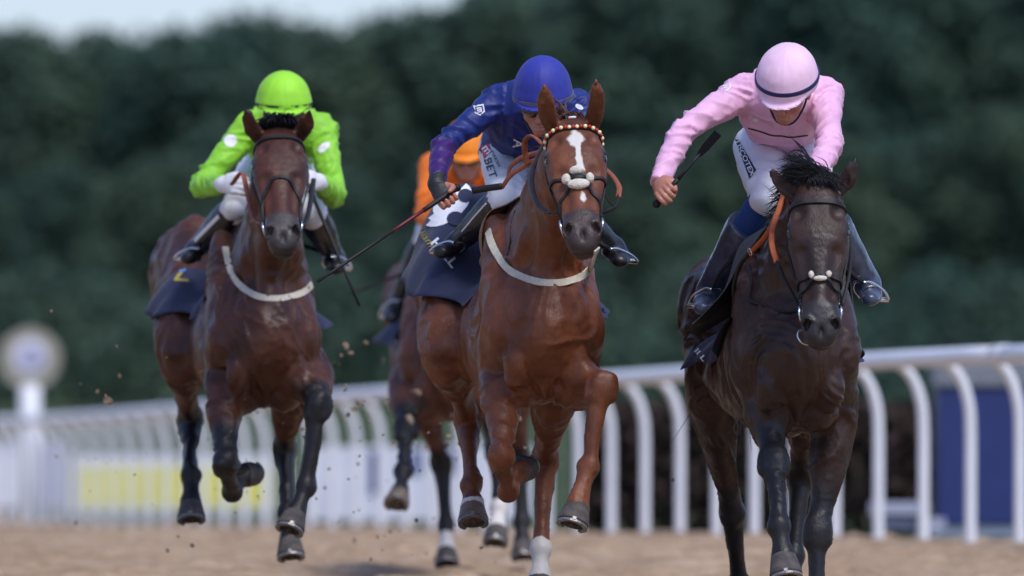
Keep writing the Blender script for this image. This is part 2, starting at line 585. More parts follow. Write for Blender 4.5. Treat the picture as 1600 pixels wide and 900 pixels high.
M['steel'] = mat('polished steel', (0.72, 0.73, 0.76), 0.22, metal=1.0)
M['worn_steel'] = mat('worn dusty steel', (0.34, 0.33, 0.33), 0.5, metal=.8, noise=.5, nscale=50)
M['leather_black'] = mat('black leather', (0.014, 0.012, 0.012), 0.55, noise=0.3, bump=0.15, bscale=200, spec=.35)
M['leather_brown'] = mat('dark brown leather', (0.045, 0.024, 0.016), 0.42, noise=0.4, bump=0.15, bscale=200)
M['rubber_rein'] = mat('tan rubber rein grip', (0.36, 0.10, 0.045), 0.6, noise=0.35, nscale=60, bump=0.5, bscale=320)
M['orange_rein'] = mat('orange rubber rein grip', (0.52, 0.12, 0.035), 0.55, noise=0.3, nscale=60, bump=0.5, bscale=320)
M['web'] = mat('cream webbing', (0.62, 0.57, 0.46), 0.8, noise=0.2, nscale=60, bump=0.3, bscale=400)
M['fleece'] = mat('cream sheepskin', (0.80, 0.73, 0.60), 0.95, noise=0.2, nscale=60, bump=0.7, bscale=260)
M['navy'] = mat('navy saddle cloth', (0.012, 0.018, 0.062), 0.75, noise=0.3, nscale=25, bump=0.25, bscale=300, sheen=0.1)
M['tan_pad'] = mat('tan chamois', (0.33, 0.20, 0.11), 0.85, noise=0.3, nscale=18, bump=0.3, bscale=80)
M['black_pad'] = mat('black saddle pad', (0.014, 0.013, 0.014), 0.7, noise=0.3, nscale=20, bump=0.2, bscale=200)
M['white_print'] = mat('white print', (0.80, 0.80, 0.82), 0.7)
M['gold_print'] = mat('gold print', (0.48, 0.38, 0.06), 0.6, noise=0.3)
M['red_print'] = mat('red print', (0.5, 0.012, 0.04), 0.6)
M['blue_print'] = mat('light blue print', (0.10, 0.30, 0.62), 0.6)
M['dark_print'] = mat('dark print', (0.012, 0.014, 0.03), 0.6)
def silk(name, col, rough=0.5, bump=0.7):
    m = mat(name, col, rough, noise=0.16, nscale=9, bump=bump, bscale=15, sheen=0.05, spec=0.3)
    for nd in m.node_tree.nodes:          # sharp creases of thin cloth
        if nd.type == 'TEX_NOISE' and abs(nd.inputs['Scale'].default_value - 15) < .01:
            nd.noise_type = 'RIDGED_MULTIFRACTAL'; nd.inputs['Detail'].default_value = 2.5; nd.inputs['Distortion'].default_value = .6
    return m
M['green'] = silk('green silk', (0.27, 0.64, 0.040))
M['blue'] = silk('blue silk', (0.012, 0.027, 0.17))
M['purple'] = silk('purple silk', (0.045, 0.012, 0.13))
M['pink'] = silk('pink silk', (0.86, 0.48, 0.69))
M['pale_pink'] = silk('pale pink silk', (0.90, 0.60, 0.76), .65, .2)
M['orange'] = silk('orange silk', (0.9, 0.20, 0.015))
M['breeches'] = mat('white breeches', (0.78, 0.78, 0.82), 0.6, noise=0.08, nscale=8, bump=0.2, bscale=40)
M['boot'] = mat('black boot', (0.011, 0.011, 0.014), 0.42, noise=0.3, nscale=30, bump=0.15, bscale=60, coat=0.1)
M['boot_cover'] = mat('glossy waterproof boot', (0.03, 0.04, 0.070), 0.32, nscale=14, col2=(0.08, 0.10, 0.16), bump=0.3, bscale=30, coat=0.25)
M['sock'] = mat('royal blue sock', (0.012, 0.055, 0.22), 0.8, bump=0.3, bscale=300)
M['helmet_blue'] = silk('blue helmet silk', (0.030, 0.040, 0.30), 0.6, .2)
M['helmet_green'] = silk('green helmet silk', (0.33, 0.74, 0.04), 0.6, .2)
M['helmet_orange'] = silk('orange helmet silk', (0.95, 0.27, 0.02), 0.45, .2)
M['band_navy'] = mat('navy elastic', (0.02, 0.018, 0.10), 0.6)
M['band_grey'] = mat('grey elastic', (0.11, 0.12, 0.16), 0.6)
M['band_dark'] = mat('dark elastic', (0.02, 0.03, 0.03), 0.6)
M['goggle'] = mat('dark goggle lens', (0.006, 0.006, 0.008), 0.08, coat=1.0)
M['glove_white'] = mat('white glove', (0.75, 0.74, 0.76), 0.75, noise=0.15, bump=0.3, bscale=120)
M['glove_black'] = mat('black glove', (0.014, 0.014, 0.016), 0.55, bump=0.3, bscale=120)
M['whip_red'] = mat('dark red whip binding', (0.12, 0.008, 0.02), 0.5)
def skin_mat():
    m, nt, b = new_mat('skin')
    N, L = nt.nodes, nt.links
    tc = N.new('ShaderNodeTexCoord'); nz = N.new('ShaderNodeTexNoise'); nz.inputs['Scale'].default_value = 28; nz.inputs['Detail'].default_value = 5
    L.new(tc.outputs['Object'], nz.inputs['Vector'])
    mx = N.new('ShaderNodeMix'); mx.data_type = 'RGBA'
    mx.inputs['A'].default_value = (0.50, 0.24, 0.16, 1); mx.inputs['B'].default_value = (0.42, 0.16, 0.11, 1)
    L.new(nz.outputs['Fac'], mx.inputs['Factor']); L.new(mx.outputs['Result'], b.inputs['Base Color'])
    b.inputs['Roughness'].default_value = 0.5
    b.inputs['Subsurface Weight'].default_value = 0.15
    b.inputs['Subsurface Radius'].default_value = (0.012, 0.005, 0.003)
    bp = N.new('ShaderNodeBump'); bp.inputs['Strength'].default_value = 0.115; bp.inputs['Distance'].default_value = 0.004
    nz2 = N.new('ShaderNodeTexNoise'); nz2.inputs['Scale'].default_value = 160; L.new(tc.outputs['Object'], nz2.inputs['Vector'])
    L.new(nz2.outputs['Fac'], bp.inputs['Height']); L.new(bp.outputs[0], b.inputs['Normal'])
    return m
M['skin'] = skin_mat()

# ================================================================== THE SETTING
_GY = [-60, 44, 47.2, 54.5, 58.3, 66.3, 84, 95, 110, 150, 230, 600, 2600]
_GZ = [0, 0, -0.005, -0.10, -0.155, -0.25, -0.53, -0.60, -0.45, 0.35, 1.2, 3.5, 12]
def gz(y):
    y = np.asarray(y, float)
    return (np.interp(y - 2, _GY, _GZ) + np.interp(y, _GY, _GZ) + np.interp(y + 2, _GY, _GZ)) / 3

FX0, FY0, FS = 2.88, 47.2, -0.205        # the running rail: a straight line on the ground
def fence_x(y): return FX0 + FS * (y - FY0)

def sheet(name, xs, ys, zf, keep=None):
    X, Y = np.meshgrid(xs, ys, indexing='ij')
    P = np.column_stack([X.ravel(), Y.ravel(), zf(X.ravel(), Y.ravel())])
    nx, ny = len(xs), len(ys)
    i, j = np.meshgrid(np.arange(nx - 1), np.arange(ny - 1), indexing='ij')
    a = (i * ny + j).ravel()
    Q = np.stack([a, a + ny, a + ny + 1, a + 1], 1)
    if keep is not None:
        c = P[Q].mean(1); Q = Q[keep(c[:, 0], c[:, 1])]
    used = np.unique(Q); remap = np.full(len(P), -1); remap[used] = np.arange(len(used))
    return mesh_np(name, P[used], remap[Q])

def ground_material(name, cols, scale, bump, bscale, rough=0.95):
    m, nt, b = new_mat(name)
    N, L = nt.nodes, nt.links
    tc = N.new('ShaderNodeTexCoord')
    n1 = N.new('ShaderNodeTexNoise'); n1.inputs['Scale'].default_value = scale; n1.inputs['Detail'].default_value = 8
    n2 = N.new('ShaderNodeTexNoise'); n2.inputs['Scale'].default_value = scale * 9; n2.inputs['Detail'].default_value = 6
    L.new(tc.outputs['Object'], n1.inputs['Vector']); L.new(tc.outputs['Object'], n2.inputs['Vector'])
    r = N.new('ShaderNodeValToRGB')
    el = r.color_ramp.elements
    el[0].position = 0.34; el[0].color = (*cols[0], 1); el[1].position = 0.66; el[1].color = (*cols[2], 1)
    e = el.new(0.5); e.color = (*cols[1], 1)
    mx = N.new('ShaderNodeMath'); mx.operation = 'MULTIPLY_ADD'; mx.inputs[1].default_value = 0.45
    ml = N.new('ShaderNodeMath'); ml.operation = 'MULTIPLY'; ml.inputs[1].default_value = 0.55
    L.new(n1.outputs['Fac'], ml.inputs[0]); L.new(n2.outputs['Fac'], mx.inputs[0]); L.new(ml.outputs[0], mx.inputs[2])
    L.new(mx.outputs[0], r.inputs['Fac']); L.new(r.outputs['Color'], b.inputs['Base Color'])
    b.inputs['Roughness'].default_value = rough; b.inputs['Specular IOR Level'].default_value = 0.2
    nb = N.new('ShaderNodeTexNoise'); nb.inputs['Scale'].default_value = bscale; nb.inputs['Detail'].default_value = 8
    L.new(tc.outputs['Object'], nb.inputs['Vector'])
    bp = N.new('ShaderNodeBump'); bp.inputs['Strength'].default_value = bump; bp.inputs['Distance'].default_value = 0.05
    L.new(nb.outputs['Fac'], bp.inputs['Height']); L.new(bp.outputs[0], b.inputs['Normal'])
    return m
M['sand'] = ground_material('track sand', ((0.24, 0.155, 0.088), (0.36, 0.25, 0.155), (0.47, 0.345, 0.23)), 1.6, 0.6, 16)
M['turf'] = ground_material('turf', ((0.028, 0.046, 0.018), (0.048, 0.070, 0.026), (0.085, 0.098, 0.042)), 0.5, 0.8, 9)

xs = np.concatenate([np.linspace(-400, -40, 19), np.linspace(-36, 36, 37), np.linspace(40, 400, 19)])
ys = np.concatenate([np.linspace(-30, 40, 20), np.linspace(42, 120, 79), np.linspace(125, 300, 30), np.linspace(330, 2500, 25)])
g = link('ground', sheet('ground', xs, ys, lambda x, y: gz(y) - 0.05 + 0.02 * vnoise(np.column_stack([x * .7, y * .7, 0 * x]))), None, [M['turf']])
tag(g, kind='structure')

def sand_z(x, y):
    p = np.column_stack([x, y, 0 * x])
    near = 1.0
    return gz(y) + 0.012 * vnoise(p * 1.3) + near * (0.030 * vnoise(p * 3.7 + 11) + 0.024 * vnoise(p * 8.3 + 5) + 0.018 * np.abs(vnoise(p * 15 + 3)))
xs = np.concatenate([np.linspace(-40, -6, 18), np.arange(-5.5, 5.51, 0.055), np.linspace(6, 12, 8)])
ys = np.concatenate([np.linspace(-10, 26, 16), np.arange(26.5, 36, 0.25), np.arange(36, 52, 0.06), np.arange(52.2, 70, 0.3), np.linspace(71, 130, 60)])
s = link('sand_track', sheet('sand_track', xs, ys, sand_z, lambda x, y: x < fence_x(y) + 0.35 + 0.08 * np.sin(y * 2.1)), None, [M['sand']])
tag(s, kind='structure')

# ---- the white running rail with bent posts
M['rail'] = mat('white plastic rail', (0.80, 0.80, 0.82), 0.4, noise=0.08, nscale=3)
f_dir = unit([FS, 1, 0]); f_side = np.array([-f_dir[1], f_dir[0], 0])    # towards the track
fence = empty('running_rail', (FX0, FY0, 0))
tag(fence, 'white plastic running rail with bent posts along the sand track', 'rail')
def fence_pt(y, off, z): return np.array([fence_x(y), y, float(gz(y)) + z]) + f_side * off
prof = [(0.0, -0.3), (0.0, 0.25), (0.0, 0.70), (0.015, 0.86), (0.06, 0.99), (0.13, 1.07), (0.19, 1.10)]
V, F = tube_mesh(catmull(np.array([[f_side[0] * o, f_side[1] * o, z] for o, z in prof]), 3), np.interp(np.linspace(0, 1, 19), [0, .5, 1], [.036, .035, .032]), 10, up=(0, 1, 0))
post_me = mesh_py('post', V, F); post_me.materials.append(M['rail']); post_me.polygons.foreach_set('use_smooth', [True] * len(post_me.polygons))
ystep = 1.115 * f_dir[1]
y = 41.4
k = 0
while y < 112:
    o = bpy.data.objects.new('post', post_me); COL.objects.link(o); o.parent = fence
    o.location = fence_pt(y, 0, 0) - np.array(fence.location)
    y += ystep; k += 1
for a in np.arange(40.5, 112, 6.0):           # rail sections with joint sleeves
    pts = [fence_pt(t, 0.20, 1.115) for t in np.linspace(a + 0.01, a + 5.99, 9)]
    V, F = tube_mesh(pts, 0.054, 12, flat=1.15, up=(0, 0, 1))
    link('rail_section', mesh_py('rail_section', V, F), fence, [M['rail']])
    pts = [fence_pt(t, 0.20, 1.115) for t in (a - 0.12, a + 0.12)]
    V, F = tube_mesh(pts, 0.059, 12, flat=1.15, up=(0, 0, 1))
    link('joint_sleeve', mesh_py('joint_sleeve', V, F), fence, [M['rail']])

# ---- boards and marker behind the rail
def box_mesh(c, size, rz=0.0, bev=0.012):
    bm = bmesh.new(); bmesh.ops.create_cube(bm, size=1.0)
    bmesh.ops.scale(bm, vec=size, verts=bm.verts)
    if bev: bmesh.ops.bevel(bm, geom=bm.edges[:], offset=bev, segments=2, affect='EDGES', profile=0.7)
    bmesh.ops.rotate(bm, matrix=Matrix.Rotation(rz, 3, 'Z'), verts=bm.verts)
    bmesh.ops.translate(bm, vec=Vector(c), verts=bm.verts)
    me = bpy.data.meshes.new('m'); bm.to_mesh(me); bm.free(); return me
def bx(name, c, size, parent, m, rz=0.0, bev=0.012): return link(name, box_mesh(c, size, rz, bev), parent, [m], smooth=False)

M['board_white'] = mat('white board', (0.72, 0.72, 0.76), 0.5, noise=0.1, nscale=3)
M['board_lilac'] = mat('pale grey board', (0.42, 0.42, 0.52), 0.5, noise=0.15, nscale=2)
M['board_yellow'] = mat('yellow print', (0.80, 0.72, 0.07), 0.5, noise=0.1, nscale=4)
M['board_blue'] = mat('blue print', (0.03, 0.055, 0.22), 0.5, noise=0.2, nscale=4)
M['grey_frame'] = mat('grey frame', (0.22, 0.23, 0.25), 0.6, noise=0.2)
def board(px0, px1, d, y0, label, panels, face, grp='advertising boards behind the rail'):
    a, b = W(px0, 0, d)[0], W(px1, 0, d)[0]
    z0 = float(gz(d)); z1 = W(0, y0, d)[2]
    t = empty('advertising_board', ((a + b) / 2, d, z0))
    tag(t, label, 'board', grp)
    bx('panel', ((a + b) / 2, d, (z0 + .08 + z1) / 2), (b - a, 0.05, z1 - z0 - .08), t, face)
    for x in (a + .1, b - .1):
        bx('leg', (x, d + .06, (z0 - .1 + z1) / 2), (.06, .05, z1 - z0 + .1), t, M['grey_frame'])
    for q0, q1, yy0, yy1, m in panels:
        p0, p1 = W(q0, yy0, d), W(q1, yy1, d)
        bx('printed_band', ((p0[0] + p1[0]) / 2, d - .032, (p0[2] + p1[2]) / 2), (p1[0] - p0[0], .012, p0[2] - p1[2]), t, m, bev=0.002)
    return t
board(112, 430, 93, 712, 'white board with a broad yellow band behind the rail', [(118, 424, 728, 792, M['board_yellow']), (280, 296, 716, 726, M['board_blue'])], M['board_white'])
board(480, 830, 76, 698, 'long white board with small blue marks behind galloping horses', [(578, 592, 704, 772, M['board_blue']), (640, 658, 703, 742, M['board_blue']), (700, 712, 703, 740, M['board_blue'])], M['board_white'])
board(-140, 108, 96, 690, 'pale grey board with a blue stripe at the left edge', [(70, 84, 694, 800, M['board_blue']), (-10, 28, 704, 790, M['board_white'])], M['board_lilac'])

# furlong marker: white post with a round board
d = 91.0; c = W(47, 560, d); z0 = float(gz(d))
t = empty('furlong_marker', (c[0], d, z0)); tag(t, 'white post carrying a round tan and white disc', 'marker post')
V, F = tube_mesh([np.array([c[0], d, z0 - .1]), np.array([c[0], d, z0 + .8]), np.array([c[0], d, c[2] - .30])], .115, 14); link('post', mesh_py('post', V, F), t, [M['rail']])
def disc(name, c, R, th, m, parent, n=40, r0=0.0):
    V = []; F = []
    for yy in (-th / 2, th / 2):
        for i in range(n):
            an = 2 * math.pi * i / n; V.append((c[0] + R * math.cos(an), c[1] + yy, c[2] + R * math.sin(an)))
    F = [tuple(range(n)), tuple(range(2 * n - 1, n - 1, -1))] + [(i, n + i, n + (i + 1) % n, (i + 1) % n) for i in range(n)]
    return link(name, mesh_py(name, V, F), parent, [m], smooth=False)
M['tan_disc'] = mat('tan paint', (0.34, 0.32, 0.25), 0.6, noise=0.1)
M['lilac_disc'] = mat('pale lilac paint', (0.60, 0.59, 0.66), 0.6)
M['lilac_mark'] = mat('lilac print', (0.28, 0.28, 0.46), 0.6)
disc('rim_board', c, .35, .06, M['tan_disc'], t)
disc('centre_disc', c + np.array([0, -.035, .03]), .20, .02, M['lilac_disc'], t)
bx('printed_mark', (c[0] + .03, d - .05, c[2] - .02), (.24, .012, .07), t, M['lilac_mark'], bev=0.002)
bx('printed_mark', (c[0] + .01, d - .05, c[2] + .08), (.10, .012, .06), t, M['lilac_mark'], bev=0.002)

# navy equipment box and pale block behind the rail on the right
d = 58.0
a, b = W(1466, 0, d)[0], W(1660, 0, d)[0]; z0 = float(gz(d)); z1 = W(0, 606, d)[2]
M['box_blue'] = mat('navy painted panel', (0.022, 0.035, 0.15), 0.45, noise=0.15, nscale=4)
t = empty('equipment_box', ((a + b) / 2, d, z0)); tag(t, 'navy blue box with a grey lid behind the white rail', 'box')
bx('body', ((a + b) / 2, d + .35, (z0 + .08 + z1) / 2), (b - a, .7, z1 - z0 - .08), t, M['box_blue'], bev=.02)
bx('lid', ((a + b) / 2, d + .35, z1 + .09), (b - a + .06, .76, .17), t, M['grey_frame'], bev=.03)
bx('skid', ((a + b) / 2, d + .1, z0 + .04), (b - a + .1, .1, .09), t, M['board_white']); bx('skid', ((a + b) / 2, d + .6, z0 + .04), (b - a + .1, .1, .09), t, M['board_white'])
d = 57.0; p = W(1405, 805, d); z0 = float(gz(d))
t = empty('trestle', (p[0], d, z0)); tag(t, 'low white trestle lying on the grass beside the navy box', 'trestle')
bx('beam', (p[0], d, z0 + .20), (.42, .09, .09), t, M['board_lilac']); bx('beam', (p[0] + .08, d + .1, z0 + .09), (.5, .08, .08), t, M['board_lilac'])
for sx in (-.15, .15): bx('leg', (p[0] + sx, d + .02, z0 + .08), (.05, .07, .18), t, M['board_lilac'])

# ---- brush hedge
def leaf_cloud(P, Nrm, size, rng, jitter=0.9):
    """Leaf-sized quads at points P, facing roughly Nrm."""
    n = len(P)
    a = rng.normal(size=(n, 3)); nn = Nrm + jitter * rng.normal(size=(n, 3)); nn /= np.linalg.norm(nn, axis=1)[:, None]
    u = np.cross(nn, a); u /= np.linalg.norm(u, axis=1)[:, None]; v = np.cross(nn, u)
    s = size * rng.uniform(.6, 1.3, (n, 1))
    V = np.stack([P - u * s, P + v * s * .55 - u * s * .1, P + u * s, P - v * s * .55 + u * s * .1], 1).reshape(-1, 3)
    return V, np.arange(4 * n).reshape(-1, 4)
def leaf_mat(name, c1, c2, trans=0.25):
    m, nt, b = new_mat(name)
    N, L = nt.nodes, nt.links
    tc = N.new('ShaderNodeTexCoord'); nz = N.new('ShaderNodeTexNoise'); nz.inputs['Scale'].default_value = 0.45; nz.inputs['Detail'].default_value = 3
    oi = N.new('ShaderNodeObjectInfo')
    L.new(tc.outputs['Object'], nz.inputs['Vector'])
    ad = N.new('ShaderNodeMath'); ad.operation = 'MULTIPLY_ADD'; ad.inputs[1].default_value = 0.5; L.new(oi.outputs['Random'], ad.inputs[0]); L.new(nz.outputs['Fac'], ad.inputs[2])
    mr = N.new('ShaderNodeMapRange'); mr.inputs['From Min'].default_value = 0.4; mr.inputs['From Max'].default_value = 1.1; L.new(ad.outputs[0], mr.inputs['Value'])
    mx = N.new('ShaderNodeMix'); mx.data_type = 'RGBA'; mx.inputs['A'].default_value = (*c1, 1); mx.inputs['B'].default_value = (*c2, 1)
    L.new(mr.outputs[0], mx.inputs['Factor']); L.new(mx.outputs['Result'], b.inputs['Base Color'])
    b.inputs['Roughness'].default_value = 0.75; b.inputs['Specular IOR Level'].default_value = 0.12
    tr = N.new('ShaderNodeBsdfTranslucent'); L.new(mx.outputs['Result'], tr.inputs['Color'])
    ms = N.new('ShaderNodeMixShader'); ms.inputs[0].default_value = trans
    L.new(b.outputs[0], ms.inputs[1]); L.new(tr.outputs[0], ms.inputs[2])
    L.new(ms.outputs[0], N['Material Output'].inputs['Surface'])
    return m
M['leaf'] = leaf_mat('tree leaves', (0.052, 0.104, 0.080), (0.092, 0.136, 0.086))
M['brush'] = leaf_mat('dark brush twigs', (0.035, 0.022, 0.020), (0.06, 0.042, 0.034), 0.1)
M['bark'] = mat('bark', (0.055, 0.042, 0.032), 0.9, noise=0.4, nscale=4, bump=0.6, bscale=12)
rg = np.random.default_rng(3)
d0 = 63.0; xa, xb = W(960, 0, d0)[0], W(1475, 0, d0)[0]; z0 = float(gz(d0))
hd = empty('brush_hedge', ((xa + xb) / 2, d0, z0)); tag(hd, 'low dark brown brush hedge between white rail and trees', 'hedge')
n = 9000
P = np.column_stack([rg.uniform(xa - .3, xb + 1.2, n), d0 + rg.normal(0, .18, n), z0 + np.abs(rg.beta(1.6, 1.2, n)) * 1.02])
V, Q = leaf_cloud(P, np.tile([0, -.3, .2], (n, 1)), .06, rg)
link('twigs', mesh_np('twigs', V, Q), hd, [M['brush']])
n = 160
V, F = [], []
for i in range(n):
    x = rg.uniform(xa - .3, xb + 1.2); yy = d0 + rg.normal(0, .12)
    v, f = tube_mesh([np.array([x, yy, z0 - .05]), np.array([x + rg.normal(0, .1), yy + rg.normal(0, .05), z0 + rg.uniform(.5, .98)])], .012, 4)
    b0 = len(V); V += v; F += [tuple(q + b0 for q in ff) for ff in f]
st = link('stems', mesh_py('stems', V, F), hd, [M['bark']]); st['kind'] = 'stuff'

# ---- the wood in the distance: every tree its own
def make_tree_mesh(seed, H, spread, low):
    r = np.random.default_rng(seed)
    V, F = [], []
    def limb(p, q, r0, r1):
        mid = (p + q) / 2 + r.normal(0, .12, 3)
        v, f = tube_mesh(catmull([p, mid, q], 3), np.linspace(r0, r1, 7), 7)
        b0 = len(V); V.extend(v); F.extend([tuple(i + b0 for i in ff) for ff in f])
    top = np.array([r.normal(0, .25), r.normal(0, .25), H * .86])
    limb(np.array([0, 0, -.3]), top, .028 * H, .05)
    blobs = [(np.array([0, 0, H * .82]), np.array([spread * .55, spread * .55, H * .18]))]
    for i in range(15):
        h = H * (low + (0.9 - low) * (i + r.uniform(.1, .9)) / 15); an = i * 2.4 + r.normal(0, .3)
        w = spread * (1 - max(0, (h / H - .45)) * 1.25) * r.uniform(.55, .9)
        q = np.array([math.cos(an) * w, math.sin(an) * w, h + .06 * H])
        limb(np.array([0, 0, h * .82]) , q, .009 * H, .02)
        rr = spread * r.uniform(.30, .48); blobs.append((q, np.array([rr, rr, rr * .8])))
    tv = mesh_py('trunk', V, F)
    P, Nn = [], []
    tot = sum(b[1].prod() ** .66 for b in blobs)
    for c, rad in blobs:
        n = int(10000 * rad.prod() ** .66 / tot)
        u = r.normal(size=(n, 3)); u /= np.linalg.norm(u, axis=1)[:, None]
        P.append(c + u * rad * r.uniform(.45, 1.08, (n, 1)) + r.normal(0, .12, (n, 3))); Nn.append(u + np.array([0, 0, .35]))
    P, Nn = np.concatenate(P), np.concatenate(Nn)
    n = 2600                                  # leaves between the clumps
    hh_ = r.uniform(low * .8, .98, n); an = r.uniform(0, 6.283, n); rr_ = spread * np.sqrt(r.uniform(0, 1, n)) * np.clip(1.15 - np.maximum(0, hh_ - .45) * 1.5, .2, 1)
    P = np.concatenate([P, np.column_stack([np.cos(an) * rr_, np.sin(an) * rr_, hh_ * H])]); Nn = np.concatenate([Nn, np.column_stack([np.cos(an), np.sin(an), .5 + 0 * an])])
    V2, Q2 = leaf_cloud(P, Nn, .19, r, 1.6)
    cv = mesh_np('crown', V2, Q2)
    tv.materials.append(M['bark']); cv.materials.append(M['leaf'])
    tv.polygons.foreach_set('use_smooth', [True] * len(tv.polygons))
    return tv, cv
variants = [make_tree_mesh(20 + i, 10.0, sp, lo) for i, (sp, lo) in enumerate([(2.9, .10), (3.3, .08), (2.6, .06), (3.1, .12), (3.6, .08)])]
tline = [(-400, 60), (0, 36), (60, 56), (140, 66), (200, 38), (300, 28), (450, 14), (550, 34), (650, 40), (700, 12), (760, -20), (900, -70), (2100, -110)]
def top_row(px): return np.interp(px, [a for a, _ in tline], [b for _, b in tline])
k = 0
slots = []
for row, (dd, step, hs) in enumerate([(205, 148, .62), (226, 112, 1.0), (246, 130, .97)]):
    px = -640 + row * 60
    while px < 2340:
        slots.append((px + RNG.uniform(-18, 18), dd + RNG.uniform(-6, 6), hs * RNG.uniform(.9, 1.04) if row != 1 else RNG.uniform(.985, 1.005), row)); px += step
shade_words = ['front', 'middle', 'back']
for px, dd, hs, row in slots:
    b = W(px, 0, dd); z0 = float(gz(dd))
    H = (CAMH + (HORIZON - top_row(px)) * dd / FOC - z0) * hs
    tv, cv = variants[k % 5]
    t = empty('broadleaf_tree', (b[0], dd, z0)); t.rotation_euler[2] = RNG.uniform(0, 6.28)
    sc = H / 10.0 / 1.02; t.scale = (sc * RNG.uniform(.9, 1.1), sc * RNG.uniform(.9, 1.1), sc)
    tag(t, ['shorter broadleaf tree in the nearest row of the blurred wood', 'tall broadleaf tree in the middle row of the blurred wood', 'tall broadleaf tree in the back row of the blurred wood'][row], 'tree', ['front row of the wood', 'middle row of the wood', 'back row of the wood'][row])
    for nm, me in (('trunk', tv), ('crown', cv)):
        o = bpy.data.objects.new(nm, me); COL.objects.link(o); o.parent = t
    k += 1

# ---- understorey shrubs in front of the trunks
def make_shrub_mesh(seed, H, w):
    r = np.random.default_rng(seed); V, F = [], []
    for i in range(7):
        an = r.uniform(0, 6.28); q = np.array([math.cos(an) * w * .5, math.sin(an) * w * .5, H * r.uniform(.5, .9)])
        v, f = tube_mesh(catmull([np.array([0, 0, -.1]), q * .5 + r.normal(0, .05, 3), q], 3), np.linspace(.05, .012, 7), 5); b0 = len(V); V += v; F += [tuple(k + b0 for k in ff) for ff in f]
    sv = mesh_py('stem', V, F); sv.materials.append(M['bark'])
    n = 2600; u = r.normal(size=(n, 3)); u /= np.linalg.norm(u, axis=1)[:, None]; u[:, 2] = np.abs(u[:, 2]) * 1.0 - .12
    lum = 1 + .22 * vnoise(u * 2.2 + seed)
    P = u * np.array([w, w, H]) * (lum * r.uniform(.6, 1.0, n))[:, None] + np.array([0, 0, .15])
    V2, Q2 = leaf_cloud(P, u, .15, r, 1.2); cv = mesh_np('foliage', V2, Q2); cv.materials.append(M['leaf'])
    return sv, cv
shr = [make_shrub_mesh(50 + i, h_, w_) for i, (h_, w_) in enumerate([(3.2, 2.0), (2.6, 2.2), (3.8, 1.9)])]
k = 0
for px in np.arange(-560, 2260, 118.0):
    dd = 178 + RNG.uniform(-8, 8); p = W(px + RNG.uniform(-15, 15), 0, dd)
    t = empty('shrub', (p[0], dd, float(gz(dd)) - .1)); t.rotation_euler[2] = RNG.uniform(0, 6); s_ = RNG.uniform(.85, 1.2); t.scale = (s_, s_, s_)
    tag(t, 'dense dark shrub in the row at the foot of the wood', 'shrub', 'shrubs at the foot of the wood')
    for nm, me in zip(('stem', 'foliage'), shr[k % 3]):
        o = bpy.data.objects.new(nm, me); COL.objects.link(o); o.parent = t
    k += 1

# ================================================================== HORSES
class Horse:
    pass

